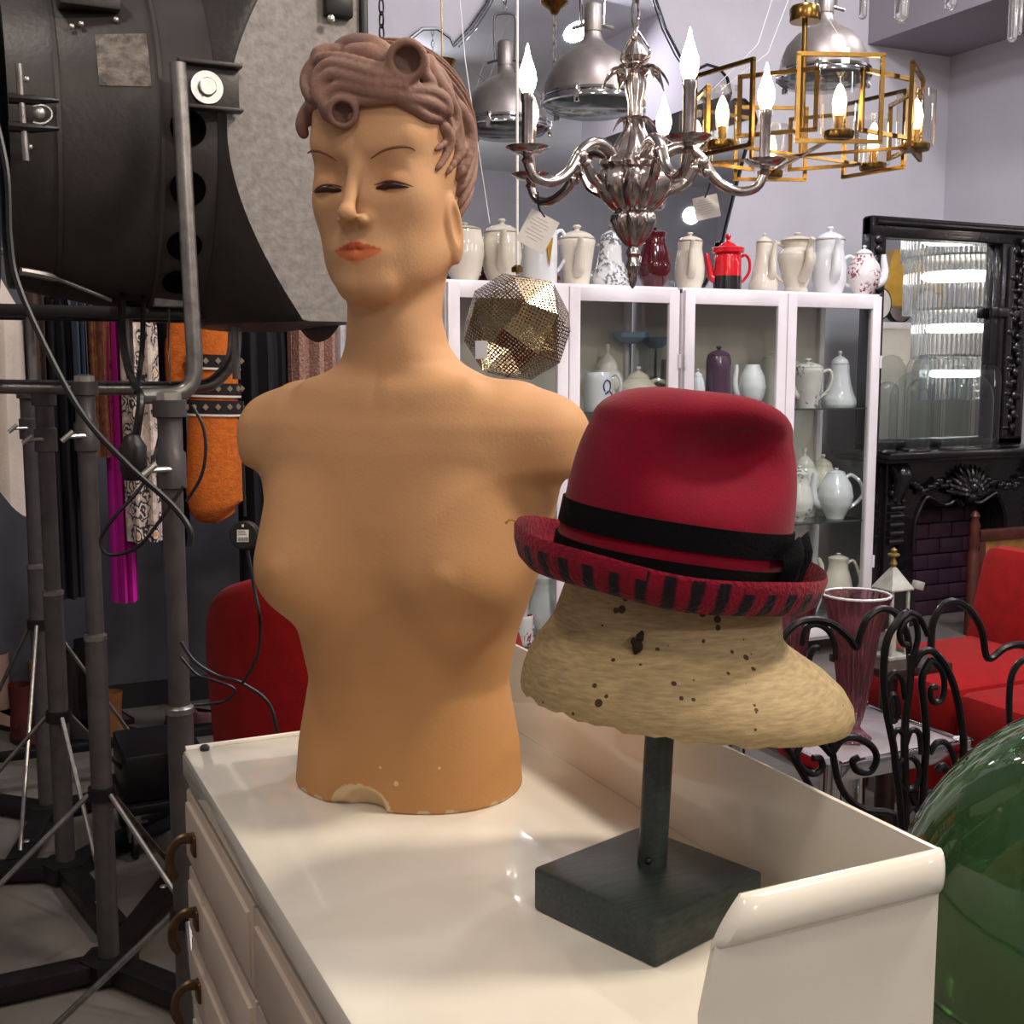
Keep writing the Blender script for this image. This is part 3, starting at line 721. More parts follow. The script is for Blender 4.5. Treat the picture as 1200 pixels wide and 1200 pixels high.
def make_hat():
    HATC = hc + HM.to_3x3() @ Vector((-.007, 0, .020))
    M = hat_frame(HATC)
    t = thing('felt_hat', 'crimson felt hat with pinched crown, black ribbon bands and rolled striped brim', 'hat', HATC)
    N = 120; CA, CB = .0935, .0800; HH = .128
    KZ = 1.10
    def crown(a, v):
        """v 0 at the brim to 1 at the top centre"""
        r0 = oval(a, 2.2, CA, CB)
        s = min(1, v / .74)
        if v < .74:
            z = .100 * s; rr = r0 * (1 - .05 * s - .09 * s ** 5)
        else:
            q = (v - .74) / .26; rr = r0 * .86 * math.cos(q * PI / 2) ** .78; z = .100 + .030 * math.sin(q * PI / 2) ** .9
        x, y = rr * math.cos(a), rr * math.sin(a)
        z *= KZ * (1 + .05 * math.exp(-((x + .005) / .07) ** 2) + .11 * max(0, x / .09) * min(1, z / .09))
        # lengthwise crease on top and two pinches near the front
        z -= .020 * math.exp(-(y / .020) ** 2) * math.exp(-((x - .03) / .05) ** 2) * max(0, min(1, (z - .085) / .03))
        for s_ in (-1, 1):
            dx, dz = (x - .026) / .050, (z - .100 - .15 * (x - .03)) / .030
            g = math.exp(-dx * dx - dz * dz) * (1 if s_ * y > 0 else 0)
            y -= s_ * .040 * g * min(1, abs(y) / .03)
        return (x, y, z)
    def shell(fn, rows, cols=N):
        b = MB(); V = [tuple(M @ Vector(fn(2 * PI * k / cols, i))) for i in rows for k in range(cols)]
        n = len(rows); b.add(V, [(i * cols + k, i * cols + (k + 1) % cols, (i + 1) * cols + (k + 1) % cols, (i + 1) * cols + k) for i in range(n - 1) for k in range(cols)])
        return b
    shell(crown, [i / 44 for i in range(44)] + [.9999]).build('crown', m_felt, t, world=True)
    # ribbon bands, just proud of the felt
    def band(z0, z1, out):
        def fn(a, i):
            r0 = oval(a, 2.2, CA, CB); z, o = [(z0, 0), (z0, out), (z1, out), (z1, 0)][i]
            s = z / .100; rr = r0 * (1 - .05 * s - .09 * s ** 5) + o; return (rr * math.cos(a), rr * math.sin(a), z)
        return shell(fn, [0, 1, 2, 3])
    band(.008, .0200, .0022).build('ribbon_band', m_rib, t, world=True)
    band(.0295, .0490, .0022).build('ribbon_band', m_rib, t, world=True)
    # brim: dips, then rolls up
    sec = [(-.001, .002), (.006, -.005), (.014, -.010), (.022, -.011), (.029, -.006), (.0335, .004), (.035, .014), (.0335, .0170), (.0315, .014), (.030, .004), (.026, -.004), (.021, -.008), (.014, -.007), (.006, -.001), (-.001, .005)]
    sec = sec[::-1]
    def ext(a): c = math.cos(a); return 1 + .0 * c
    def brim(a, i):
        o, z = sec[i]; r0 = oval(a, 2.2, CA, CB); rr = r0 + o * (1.0 - .14 * max(0, math.cos(a)))
        zz = z + .0012 * math.sin(a * 5) + (.005 * max(0, -math.cos(a)) ** 2 + .004 * max(0, math.cos(a)) ** 3) * max(0, o / .03)
        return (rr * math.cos(a), rr * math.sin(a), zz)
    bo = shell(brim, list(range(len(sec)))).build('brim', felt_stripes('striped_brim_felt'), t, world=True)
    me = bo.data; uvl = me.uv_layers.new(name='UVMap'); Mi = M.inverted()
    secn = len(sec)
    for p in me.polygons:
        cs = [Mi @ (Vector(me.vertices[v].co) + HATC) for v in p.vertices]
        cen = sum(cs, Vector()) / len(cs)
        an = math.atan2(cen.y, cen.x)
        for li, v in zip(p.loop_indices, cs):
            r0 = oval(math.atan2(v.y, v.x), 2.2, CA, CB); o = math.hypot(v.x, v.y) - r0
            nrm = (M.to_3x3().inverted() @ p.normal)
            outw = nrm.x * math.cos(an) + nrm.y * math.sin(an) - .35 * nrm.z
            a2 = math.atan2(v.y, v.x)
            if a2 - an > PI: a2 -= 2 * PI
            if an - a2 > PI: a2 += 2 * PI
            uvl.data[li].uv = (a2 / (2 * PI), .5 if (outw > 0 and o > .010 and v.z < .0145) else .05)
    # bow at the front side of the ribbon
    b = MB(); a0 = -.42
    r0 = oval(a0, 2.2, CA, CB)
    p0 = Vector((r0 * math.cos(a0), r0 * math.sin(a0), .026)); tdir = Vector((-math.sin(a0), math.cos(a0), 0)); nd = Vector((math.cos(a0), math.sin(a0), 0))
    Mb = M
    def loop(x0, x1, z0, z1, out):
        def fn(u, v):
            q = math.sin(PI * u); x = x0 + (x1 - x0) * u
            z = z0 + (z1 - z0) * v
            fold = .0012 * math.sin(v * 9 + u * 4)
            return tuple(Mb @ (p0 + tdir * x + nd * (.0022 + out * q * (.6 + .4 * math.sin(PI * v)) + fold) + Vector((0, 0, z * (1 - .35 * (1 - q) * (1 if x1 > 0 else 1))))))
        b.grid(fn, 10, 6)
    loop(-.002, .034, -.020, .026, .012); loop(.002, -.034, -.018, .024, .011)
    b.box((-.004, -.0035, -.013), (.004, .0035, .016), .002, M=Mb @ Matrix.Translation(p0 + nd * .006) @ Matrix.Rotation(math.atan2(tdir.y, tdir.x), 4, 'Z'))
    b.build('ribbon_bow', m_rib, t, world=True)
    pn = at(612, 647, Dp); 
    e = Vector(brim(PI - .02, 7)); e = M @ e
    MB().tube([e, e + (-HAX * .006 + Vector((0, 0, .001))), e + (-HAX * .009 - Vector((0, 0, .002)))], [.0009, .0008, .0012], 6).build('thread_end', mat('straw_thread', '#b8863e', .7), t, world=True)
make_hat()
# ================================================================== old studio searchlight on stands
m_gun = mat('gunmetal_paint', '#3b3735', .45, .25, var=.3, ns=6, bump=.08, bs=80)
m_gun_lit = mat('speckled_grey_lit', '#8a8582', .55, .15, var=.22, ns=60, bump=.10, bs=120)  # lighter grey stands in for light on the flat plate; speckle is its own
m_rear = mat('rear_cover_paint', '#5b5b60', .35, .4, var=.3, ns=8)
m_pole = mat('grey_tube_paint', '#4b4646', .42, .35, var=.2, ns=25, bump=.05, bs=120)
m_steel = mat('raw_steel', '#8b8783', .35, .9, var=.25, ns=40)
m_blk = mat('black_metal', '#1c1a1b', .4, .4, var=.3, ns=30)
m_cable = mat('black_cable', '#101010', .38)
m_bright = mat('bright_zinc', '#b3b0aa', .32, .8, var=.15, ns=60)
LY, LZ = 2.70, 1.845                         # lamp axis (along X)
def make_lamp():
    x_at = lambda px, Y=LY - .36: onY(px, 165, Y).x
    t = thing('studio_searchlight', 'huge battered grey film studio searchlight with bolted yoke', 'searchlight', (x_at(200), LY, LZ))
    X = [x_at(p) for p in (14, 73, 193, 256, 272, 428)]
    RD = .345
    def ring(b, x0, x1, r0, r1, n=64, clampd=None, steps=1):
        vs = []
        for i in range(steps + 1):
            u = i / steps; x = x0 + (x1 - x0) * u; r = r0 + (r1 - r0) * u
            for k in range(n):
                a = 2 * PI * k / n; y, z = r * math.cos(a), r * math.sin(a)
                if clampd: y = max(-clampd, min(clampd, y)); z = max(-clampd, min(clampd * 1.25, z))
                vs.append((x, LY + y, LZ + z))
        b.add(vs, [(i * n + k, i * n + (k + 1) % n, (i + 1) * n + (k + 1) % n, (i + 1) * n + k) for i in range(steps) for k in range(n)]); return b
    def disc(b, x, r, n=64): b.add([(x, LY + r * math.cos(2 * PI * k / n), LZ + r * math.sin(2 * PI * k / n)) for k in range(n)], [tuple(range(n))])
    def part(name, m, *segs, parent=None):
        b = MB()
        for s in segs: ring(b, *s[:4], **(s[4] if len(s) > 4 else {}))
        o = b.build(name, m, t, world=True)
        if parent: o.parent = parent
        return o
    b = MB(); ring(b, X[0] - .16, X[0] - .02, .27, .305); disc(b, X[0] - .16, .27); disc(b, X[0] - .02, .305); b.build('rear_cover', m_rear, t, world=True)
    b = MB(); ring(b, X[0], X[1], .296, .312); disc(b, X[0], .296); ring(b, X[1] - .004, X[1] + .004, .316, .316); rb = b.build('rear_band', m_gun, t, world=True)
    dr = part('drum', m_gun, (X[1], X[2], .310, RD, dict(steps=4)), (X[2] - .004, X[2] + .003, RD + .006, RD + .006), (X[2], X[3], RD, RD + .008))
    b = MB(); ring(b, X[3], X[5], RD + .006, RD + .32, clampd=RD + .022, steps=26, n=128)
    b.build('flared_front', m_gun, t, world=True)
    # flat side plate where the cone is cut (hyperbola), speckled, with the light on it put into the colour
    yp = LY - (RD + .0235); xs_ = []; N = 28
    d0 = RD + .022
    def rx(x): return RD + .006 + .314 * (x - X[3]) / (X[5] - X[3])
    poly = []
    for i in range(N + 1):
        u = i / N; x = X[3] + .016 * (X[5] - X[3]) / .314 + .0005 + (X[5] - X[3] - .02) * u ** 2; h = math.sqrt(max(0, rx(x) ** 2 - d0 ** 2)); poly.append((x, h))
    up_ = [(x, yp, LZ + min(h, d0 * 1.25)) for x, h in poly]; dn = [(x, yp, LZ - min(h, d0)) for x, h in poly]
    MB().prism(up_ + dn[::-1][:-1], (0, .004, 0)).build('side_plate', m_gun_lit, t, world=True)
    b = MB(); disc(b, X[5] + .001, .40); b.box((X[5] - .012, yp - .012, LZ - d0), (X[5] + .004, yp + .02, LZ + d0 * 1.25), .004); b.build('front_edge', m_blk, t, world=True)
    # hinge block at the top of the plate
    p = onY(396, 8, yp - .01); b = MB().box(p + Vector((-.028, -.012, -.02)), p + Vector((.028, .012, .03)), .004); b.build('hinge', m_blk, t, world=True)
    p = onY(388, 22, yp - .024); MB().ball(p, (.008, .005, .008), 10, 6).build('rivet', m_bright, t, world=True)
    # yoke bracket and bolt
    yb = yp - .022
    A = onY(207, 70, yb); B = onY(281, 132, yb)
    b = MB().box((A.x, yb, B.z), (B.x, yb + .012, A.z), .002)
    b.box((A.x, yb - .018, A.z - .006), (B.x + .004, yb + .012, A.z + .002), .002).box((A.x, yb - .018, B.z - .002), (B.x + .004, yb + .012, B.z + .005), .002)
    br = b.build('yoke_bracket', m_gun, t, world=True)
    c = onY(242, 103, yb - .004)
    My = Matrix.Rotation(PI / 2, 4, 'X')
    w_ = MB().lathe([(.0, 0), (.030, 0), (.030, .006), (.0, .006)], 28, c, M=My).build('washer', m_bright, t, world=True)
    MB().lathe([(.0, 0), (.017, 0), (.017, .014), (.015, .016), (0, .016)], 12, c, M=My).build('bolt', m_bright, t, world=True)
    # near yoke tube, bends under the lamp
    y0 = yb - .022
    P = [onY(208, 74, y0), onY(213, 150, y0), onY(219, 260, y0), onY(225, 370, y0), onY(228, 425, y0), onY(224, 449, y0), onY(208, 461, y0), onY(166, 464, y0)]
    MB().tube(spl(P, 5), .0155, 16).build('yoke', m_steel, t, world=True)
    yf = LY + .30
    P = [onY(273, 330, yf), onY(275, 385, yf), onY(272, 420, yf), onY(256, 443, yf), onY(232, 453, yf), onY(150, 455, yf), onY(-60, 452, yf)]
    MB().tube(spl(P, 5), .017, 16).build('yoke', m_steel, t, world=True)
    # vent holes: dark discs set proud of the drum on its near side
    for py in (150, 221, 288, 331):
        # angle around the drum where the hole shows
        best = None
        for k in range(400):
            a = -PI / 2 * 1.2 + k * .006 - PI / 2
            q = Vector((x_at(224), LY + (RD + .006) * math.sin(a + PI / 2 - PI / 2) * 0 + (RD + .006) * -math.cos(a * 0 + (k * .0045)), LZ + .18 - 0 - (RD + .006) * math.sin(k * .0045) - .0))
            q = Vector((x_at(224), LY - (RD + .006) * math.cos(-.6 + k * .0055), LZ - (RD + .006) * math.sin(-.6 + k * .0055)))
            v = q - _C; d = v.dot(_fw); sy = 600 - F * v.dot(_up) / d
            if best is None or abs(sy - py) < best[0]: best = (abs(sy - py), -.6 + k * .0055)
        a = best[1]; nrm = Vector((0, -math.cos(a), -math.sin(a))); cc = Vector((x_at(222), LY, LZ)) + nrm * (RD + .006)
        M = nrm.to_track_quat('Z', 'Y').to_matrix().to_4x4()
        MB().lathe([(.034, 0), (.034, .002), (.031, .003), (.0305, -.012), (0, -.012)], 24, cc, M=M).build('vent_hole', mat('vent_black', '#060505', .95, spec=.05), t, world=True)
    # worn label patch
    a = -.42; vs = []
    def patch(u, v):
        aa = -.52 + .33 * v; x = x_at(122) + (x_at(182) - x_at(122)) * u
        rr = .310 + (RD - .310) * ((x - X[1]) / (X[2] - X[1])) + .0015
        return (x, LY - rr * math.cos(aa), LZ - rr * math.sin(aa))
    MB().grid(patch, 8, 8).build('worn_label', mat('worn_label', '#413b38', .5, .2, var=.3, ns=45, bump=.4, bs=90, col2='#7a7068'), t, world=True)
    # latch rods, ring and cleats at the rear
    yr = LY - .345
    for pts, r_ in (([(22, 75), (26, 130), (31, 189)], .0065),):
        MB().tube([onY(*p, yr - .02) for p in pts], r_, 10).build('latch_rod', m_steel, t, world=True)
    for y in (115, 148):
        MB().tube([onY(10, y, yr - .02), onY(36, y + 2, yr - .02), onY(68, y + 3, yr + .01)], [.010, .009, .004], 8).build('latch_arm', m_blk, t, world=True)
    b = MB().tube([onY(47 + 14 * math.cos(a), 134 + 11 * math.sin(a), yr - .012) for a in np.linspace(-2.2, 2.2, 14)], .0022, 6)
    b.build('pull_ring', m_bright, t, world=True)
    MB().ball(onY(46, 132, yr - .012), (.011, .006, .011), 12, 6).build('rivet', m_bright, t, world=True)
    for (px, py) in ((84, 31), (95, 28), (136, 23), (31, 93), (35, 172)):
        MB().ball(onY(px, py, yr + (.07 if py < 40 else 0)), (.0055, .004, .0055), 10, 6).build('rivet', m_bright, t, world=True)
    p = onY(100, 6, LY - .24); MB().box(p + Vector((-.05, -.04, -.012)), p + Vector((.06, .06, .03)), .004).build('top_block', m_gun, t, world=True)
    b = MB().tube(spl([onY(24, 318, yr), onY(60, 325, yr + .02), onY(100, 340, yr + .06), onY(130, 352, yr + .09)], 5), [.008] * 6 + [.004] * 10, 8)
    b.build('latch_arm', m_steel, t, world=True)
    # slide rail under the lamp
    q0 = onY(-20, 361, LY); q1 = onY(410, 361, LY)
    MB().box((q0.x, LY - .10, q0.z - .02), (q1.x - .1, LY - .07, q0.z + .005), .002).box((q0.x, LY + .07, q0.z - .02), (q1.x - .1, LY + .10, q0.z + .005), .002).build('slide_rail', m_blk, t, world=True)
    s1 = onY(202, 352, LY - .12); MB().box(s1 + Vector((-.04, -.02, -.014)), s1 + Vector((.05, .02, .012)), .003).build('rail_clamp', m_gun_lit, t, world=True)
    for px in (35, 150, 275):
        q = onY(px, 365, LY); MB().tube([(q.x, LY, q.z), (q.x, LY, 1.36)], .009, 8).build('drop_rod', m_steel, t, world=True)
make_lamp()

def make_stand_pole(pos, top, r, brace_z, label, rot, legs=(0, 120, 240), L=.62):
    t = thing('light_stand', label, 'light stand', (pos[0], pos[1], 0), 'telescopic light stands under the searchlight')
    MB().tube([(0, 0, .05), (0, 0, .80)], r * 1.22, 20).build('lower_tube', m_pole, t)
    MB().tube([(0, 0, .78), (0, 0, top - .10)], r, 20).build('upper_tube', m_pole, t)
    MB().lathe([(r * 1.02, .79), (r * 1.32, .79), (r * 1.32, .80), (r * 1.02, .805)], 20).build('sleeve_ring', m_steel, t)
    c = MB().lathe([(r, top - .15), (r * 1.35, top - .148), (r * 1.35, top - .09), (r * 1.12, top - .085), (r * 1.12, top - .03), (r * 1.5, top - .028), (r * 1.5, top), (0, top)], 16).build('clamp', m_pole, t)
    k = MB().tube([(0, -r, top - .115), (-r * 2.2, -r * 1.6, top - .115)], .005, 8).tube([(-r * 2.2 - .012, -r * 1.6, top - .125), (-r * 2.2 + .012, -r * 1.6, top - .105)], .006, 8).build('wing_bolt', m_bright, t)
    MB().lathe([(.0, top), (r * 1.1, top), (r * 1.1, top + .012), (r * .5, top + .016), (0, top + .016)], 6).build('top_nut', m_bright, t)
    MB().lathe([(r * 1.25, brace_z - .015), (r * 1.6, brace_z - .014), (r * 1.6, brace_z + .014), (r * 1.25, brace_z + .015)], 20).build('brace_collar', m_blk, t)
    MB().lathe([(0, .012), (.065, .012), (.065, .055), (r * 1.3, .058)], 6).build('hub', m_blk, t)
    for a in legs:
        a = R(a + rot); d = Vector((math.cos(a), math.sin(a), 0))
        M = Matrix.Rotation(a, 4, 'Z')
        lg = MB().box((.03, -.032, .012), (L, .032, .052), .003, M=M).build('leg', m_blk, t)
        ft = MB().lathe([(0, 0), (.022, 0), (.022, .012), (0, .012)], 12, d * (L - .03)).build('rubber_foot', m_blackrub, t); ft.parent = lg
        MB().tube([d * (r * 1.5) + Vector((0, 0, brace_z)), d * (L * .88) + Vector((0, 0, .058))], .0062, 8).build('brace', m_steel, t)
        MB().ball(d * (L * .7) + Vector((0, 0, .054)), (.010, .010, .005), 10, 6).build('bolt_head', m_bright, t)
pA = at(206, 700, 2.02); make_stand_pole(pA, at(206, 468, 2.02).z, .0185, .42, 'thick grey light stand standing against the far corner of the dresser', 25, L=.45)
pB = onZ(128, 1122, .05); make_stand_pole(pB, at(122, 446, 2.79).z, .019, .44, 'grey light stand with clamp knob, between the paired stands and the dresser', 62, L=.52)
pC = onZ(77, 1010, .05); make_stand_pole(pC, at(66, 460, 3.3).z, .021, .46, 'grey light stand of the touching pair, the one nearer the dresser', 40, L=.44)
pD = at(44, 700, 3.55); make_stand_pole(pD, at(44, 455, 3.55).z, .021, .62, 'grey light stand of the touching pair, the one nearer the cream garment', 15, L=.42)

# cables around the lamp
def cable(name, pts, r, label, D=None, Y=None, k=8):
    P = [at(p[0], p[1], p[2] if len(p) > 2 else D) for p in pts]
    o = MB().tube(spl(P, k), r, 8).build(name, m_cable); return tag(o, label, 'cable')
cable('power_cable', [(-10, 120, 1.90), (8, 200, 1.90), (12, 280, 1.90), (22, 335, 1.9), (60, 420, 1.9), (100, 490, 1.9), (150, 545, 1.9), (200, 590, 1.92), (222, 620, 1.92), (222, 640, 1.92)], .0052, 'thick black power cable slanting from the lamp rear across the stands')
cable('lamp_lead', [(143, 340, 2.45), (143, 390, 2.3), (150, 430, 2.2), (160, 455, 2.15), (165, 470, 2.1), (158, 520, 2.1)], .0075, 'thick black lead bent down from lamp underside to the knotted plug')
cable('lamp_lead', [(168, 345, 2.45), (167, 400, 2.3), (163, 440, 2.2), (160, 460, 2.12)], .005, 'thinner black lead dropping straight from lamp underside to the knot')
cable('looped_cable', [(178, 480, 2.05), (188, 500, 2.05), (178, 545, 2.02), (162, 575, 1.98), (135, 605, 1.96), (118, 632, 1.96), (128, 650, 1.96), (160, 642, 1.96), (186, 612, 1.96), (215, 570, 1.97)], .0032, 'thin black cable looped round the light stand with clamp knob')
cable('looped_cable', [(225, 475, 1.93), (238, 500, 1.93), (241, 530, 1.93), (235, 560, 1.93), (218, 588, 1.93)], .0028, 'thin black cable bulging out beside the orange sleeve')
cable('drooping_cable', [(212, 752, 1.94), (228, 775, 1.94), (255, 792, 1.94), (284, 801, 1.94), (318, 830, 1.94), (330, 900, 1.94)], .0032, 'dark cable drooping off the thick stand towards the red tub chair')
cable('drooping_cable', [(212, 770, 1.96), (230, 790, 1.96), (250, 797, 1.96), (275, 808, 1.96), (262, 822, 1.96), (228, 826, 1.96)], .0026, 'thin cable curling back below the drooping one')
cable('hanging_wire', [(198, 362, 2.3), (198, 410, 2.3), (199, 450, 2.25)], .002, 'fine straight wire hanging from the rail clamp')
# plug
pg = at(156, 530, 2.1); b = MB().lathe([(0, -.05), (.016, -.05), (.024, -.03), (.024, .01), (.012, .03), (.0, .035)], 12, pg)
tag(b.build('rubber_plug', m_blackrub), 'black rubber plug hanging below the knotted lamp leads', 'plug')
# foot dimmer on its cord
Dd = 1.75
td = thing('dimmer_puck', 'round black dimmer with white sticker hanging on its cord', 'dimmer', at(287, 627, Dd))
Mv = (-_fw).to_track_quat('Z', 'Y').to_matrix().to_4x4()
MB().lathe([(0, -.012), (.019, -.012), (.0215, -.008), (.0215, .006), (.019, .011), (0, .011)], 32, M=Mv).build('body', m_blackrub, td)
lm = mat('sticker_white', '#d9d6cf', .5, var=.03)
st = MB().box((-.009, -.010, .0112), (.008, .008, .0118), M=Mv).build('sticker', lm, td)
ink = mat('sticker_ink', '#33312f', .6)
b = MB(); x = -.0075
for k in range(11):
    wd = (.0004, .0009, .0005, .0007)[k % 4]; b.box((x, -.009, .0118), (x + wd, -.003, .0121), M=Mv); x += wd + .0008
for z in (.001, .0035, .006): b.box((-.0075, z - .0004, .0118), (.0055 - z * .4, z + .0004, .0121), M=Mv)
o = b.build('barcode', ink, td); o.parent = st
MB().box((-.002, .012, .0112), (.001, .016, .0116), M=Mv).build('lamp_window', lm, td)
MB().tube(spl([at(284, 470, Dd), at(285, 540, Dd), at(287, 605, Dd)], 5), .0022, 8).build('cord', m_cable, td, world=True)
MB().tube(spl([at(290, 645, Dd), at(298, 690, Dd), at(305, 730, Dd), at(301, 770, Dd + .1), at(284, 801, 1.94)], 6), .0026, 8).build('cord', m_cable, td, world=True)

# ================================================================== clothes rail and garments
RY = 4.05
tr = thing('clothes_rail', 'black rolling clothes rail hidden behind the hanging garments', 'clothes rail', (.25, RY, 0))
rx0, rx1 = -.75, 1.35
for x in (rx0, rx1): MB().tube([(x, RY, .12), (x, RY, 1.75)], .014, 10).build('upright', m_blk, tr, world=True)
MB().tube([(rx0 - .05, RY, 1.75), (rx1 + .05, RY, 1.75)], .014, 10).build('rail', m_steel, tr, world=True)
for x in (rx0, rx1):
    MB().box((x - .02, RY - .26, .09), (x + .02, RY + .26, .12), .003).build('foot_bar', m_blk, tr, world=True)
MB().box((rx0, RY - .015, .12), (rx1, RY + .015, .15), .003).build('base_bar', m_blk, tr, world=True)
for x in (rx0, rx1):
    for y in (RY - .24, RY + .24):
        w_ = MB().lathe([(0, -.012), (.036, -.012), (.042, -.006), (.042, .006), (.036, .012), (0, .012)], 18, (x, y, .042), M=Matrix.Rotation(PI / 2, 4, 'Y')).build('caster', m_blackrub, tr, world=True)
def garment(name, label, px0, px1, py0, py1, Y, m, folds=3, hem=0., depth=.06, taper=(1., 1.), skew=0, seed=0, cat='garment'):
    a = onY(px0, py1, Y); b = onY(px1, py1, Y); zt = 1.72; cx = (a.x + b.x) / 2; hw = (b.x - a.x) / 2
    t = thing(name, label, cat, (cx, Y, a.z), 'garments on the rail')
    H = zt - a.z; rg = random.Random(seed); ph = rg.random() * 6; NU, NV = 40, 16
    def fn(u, v):
        an = 2 * PI * u; z = H * (1 - v)
        wv = hw * (taper[0] + (taper[1] - taper[0]) * v) * (.35 + .65 * min(1, v * 5)) 
        dv = depth * (.5 + .5 * min(1, v * 4)) 
        rr = 1 + .10 * math.sin(folds * 2 * an + ph + 1.2 * v) * v
        return (wv * math.cos(an) * rr + skew * v * .1, dv * math.sin(an) * (1 + .30 * math.sin(folds * 3 * an + ph)) , z + (hem * math.cos(an) * v))
    body = MB().grid(lambda u, v: fn(u, v), NU, NV)
    n0 = len(body.v); body.f.append(tuple(j for j in range(0, (NU) * (NV + 1), NV + 1)))
    body.build('cloth', m, t)
    MB().tube([(0, 0, H - .03), (0, 0, H + .005), (.01, 0, H + .03)], .002, 6).build('hanger_hook', m_steel, t)
    return t
m_cream = mat('cream_wool', '#d9c9b8', .9, var=.06, ns=12, bump=.2, bs=90)
m_blackc = mat('black_cloth', '#141318', .9, var=.3, ns=14)
m_navy = mat('blue_grey_cloth', '#4a5568', .9, var=.2, ns=14)
m_oliv = mat('brown_cloth', '#4b3a31', .9, var=.25, ns=14)
m_mag = mat('magenta_crepe', '#b3128e', .7, var=.15, ns=10)
m_orange = mat('burnt_orange_knit', '#b45a17', .95, var=.2, ns=60, bump=.4, bs=160)
m_gold = mat('gold_print_cloth', '#8a5f30', .8, var=.3, ns=40, col2='#5d1b2a')
m_fur = mat('rose_fur', '#9a7466', .95, var=.3, ns=70, bump=.8, bs=120)
m_grey = mat('pale_grey_wool', '#a9a7a9', .95, var=.12, ns=40, bump=.3, bs=140)
def floral():
    m = mat('floral_print', '#cbb9ab', .8, var=.1); nt = m.node_tree; b = nt.nodes['Principled BSDF']
    tc = nt.nodes.new('ShaderNodeTexCoord'); vo = nt.nodes.new('ShaderNodeTexVoronoi'); vo.inputs['Scale'].default_value = 15
    n1 = nt.nodes.new('ShaderNodeTexNoise'); n1.inputs['Scale'].default_value = 45
    mx_ = nt.nodes.new('ShaderNodeMath'); mx_.operation = 'MULTIPLY_ADD'; mx_.inputs[1].default_value = .55
    cr = nt.nodes.new('ShaderNodeValToRGB'); e = cr.color_ramp.elements
    e[0].position = 0; e[0].color = (*lin('#8e2f3a'), 1); e[1].position = 1; e[1].color = (*lin('#d8c8b8'), 1)
    for p, c in ((.28, '#d39a72'), (.42, '#dcc4ad'), (.52, '#2c2b33'), (.62, '#cdbfb4'), (.72, '#34323c'), (.82, '#b8a79c')):
        q = e.new(p); q.color = (*lin(c), 1)
    cr.color_ramp.interpolation = 'CONSTANT'
    nt.links.new(tc.outputs['Object'], vo.inputs['Vector']); nt.links.new(tc.outputs['Object'], n1.inputs['Vector'])
    nt.links.new(n1.outputs[0], mx_.inputs[0]); nt.links.new(vo.outputs['Distance'], mx_.inputs[2]); nt.links.new(mx_.outputs[0], cr.inputs[0]); nt.links.new(cr.outputs[0], b.inputs['Base Color'])
    return m
garment('cream_jacket', 'cream wool garment with pointed hem at the wall end of the rail', -70, 34, 300, 560, RY - .02, m_cream, 2, hem=-.15, seed=1)
garment('brown_coat', 'dark brown garment hanging next to the cream one', 34, 60, 300, 520, RY + .02, m_oliv, 2, seed=2)
garment('black_coat', 'long black garment behind the touching pair of light stands', 62, 100, 300, 700, RY + .03, m_blackc, 3, seed=3)
garment('blue_grey_shirt', 'blue grey garment showing between two light stands', 92, 108, 300, 575, RY, m_navy, 2, seed=4)
garment('gold_print_dress', 'gold and wine printed garment beside the magenta trousers', 108, 134, 300, 535, RY - .03, m_gold, 2, seed=5)
garment('magenta_trousers', 'long magenta garment hanging lowest on the rail', 131, 162, 300, 704, RY - .02, m_mag, 3, seed=6, cat='trousers')
garment('floral_dress', 'black and cream flowered dress with peach blossoms', 150, 192, 300, 634, RY - .10, floral(), 2, seed=7, cat='dress')
garment('black_dress', 'black garment between the flowered dress and the orange knit', 192, 222, 300, 640, RY + .02, m_blackc, 3, seed=8)
garment('black_jacket', 'wide black garment between the orange knit and the rose fur', 284, 345, 300, 700, RY + .05, m_blackc, 3, seed=9)
garment('rose_fur_coat', 'dusty rose fur garment by the mannequin shoulder', 340, 398, 300, 520, RY, m_fur, 3, seed=10, cat='coat')
garment('pale_grey_coat', 'pale grey wool garment by the mannequin neck', 384, 440, 300, 540, RY + .02, m_grey, 3, seed=11, cat='coat')
# orange knit: body and a hanging sleeve with patterned bands
so = thing('orange_sweater', 'burnt orange knit with black patterned sleeve bands', 'sweater', onY(250, 605, RY - .08), 'garments on the rail')
def sleeve(path, rads, m, name, parent=so, sub=None):
    o = MB().tube(spl(path, 6), rads, 20, flat=.7).build(name, m, parent, world=True)
    if sub: o.parent = sub
    return o
yS = RY - .08
P = [onY(250, 330, yS), onY(250, 380, yS), onY(252, 430, yS), onY(250, 490, yS), onY(252, 560, yS), onY(256, 592, yS), onY(263, 606, yS)]
rr = []
for i in range(37):
    u = i / 36; rr.append(np.interp(u, [0, .3, .5, .7, .84, .93, .95, 1], [.06, .075, .082, .098, .095, .062, .045, .042]))
sl = sleeve(P, [float(q) for q in rr], m_orange, 'sleeve')
MB().tube(spl([onY(222, 320, yS + .04), onY(212, 400, yS + .04), onY(206, 470, yS + .04)], 6), [.06, .06, .06, .058, .055, .05, .05, .05, .045, .04, .035, .03, .02], 16, flat=.6).build('front_panel', m_orange, so, world=True)
m_band = mat('knit_band_black', '#1b171a', .95, var=.2, ns=50); m_diam = mat('knit_band_tan', '#7a6a58', .95)
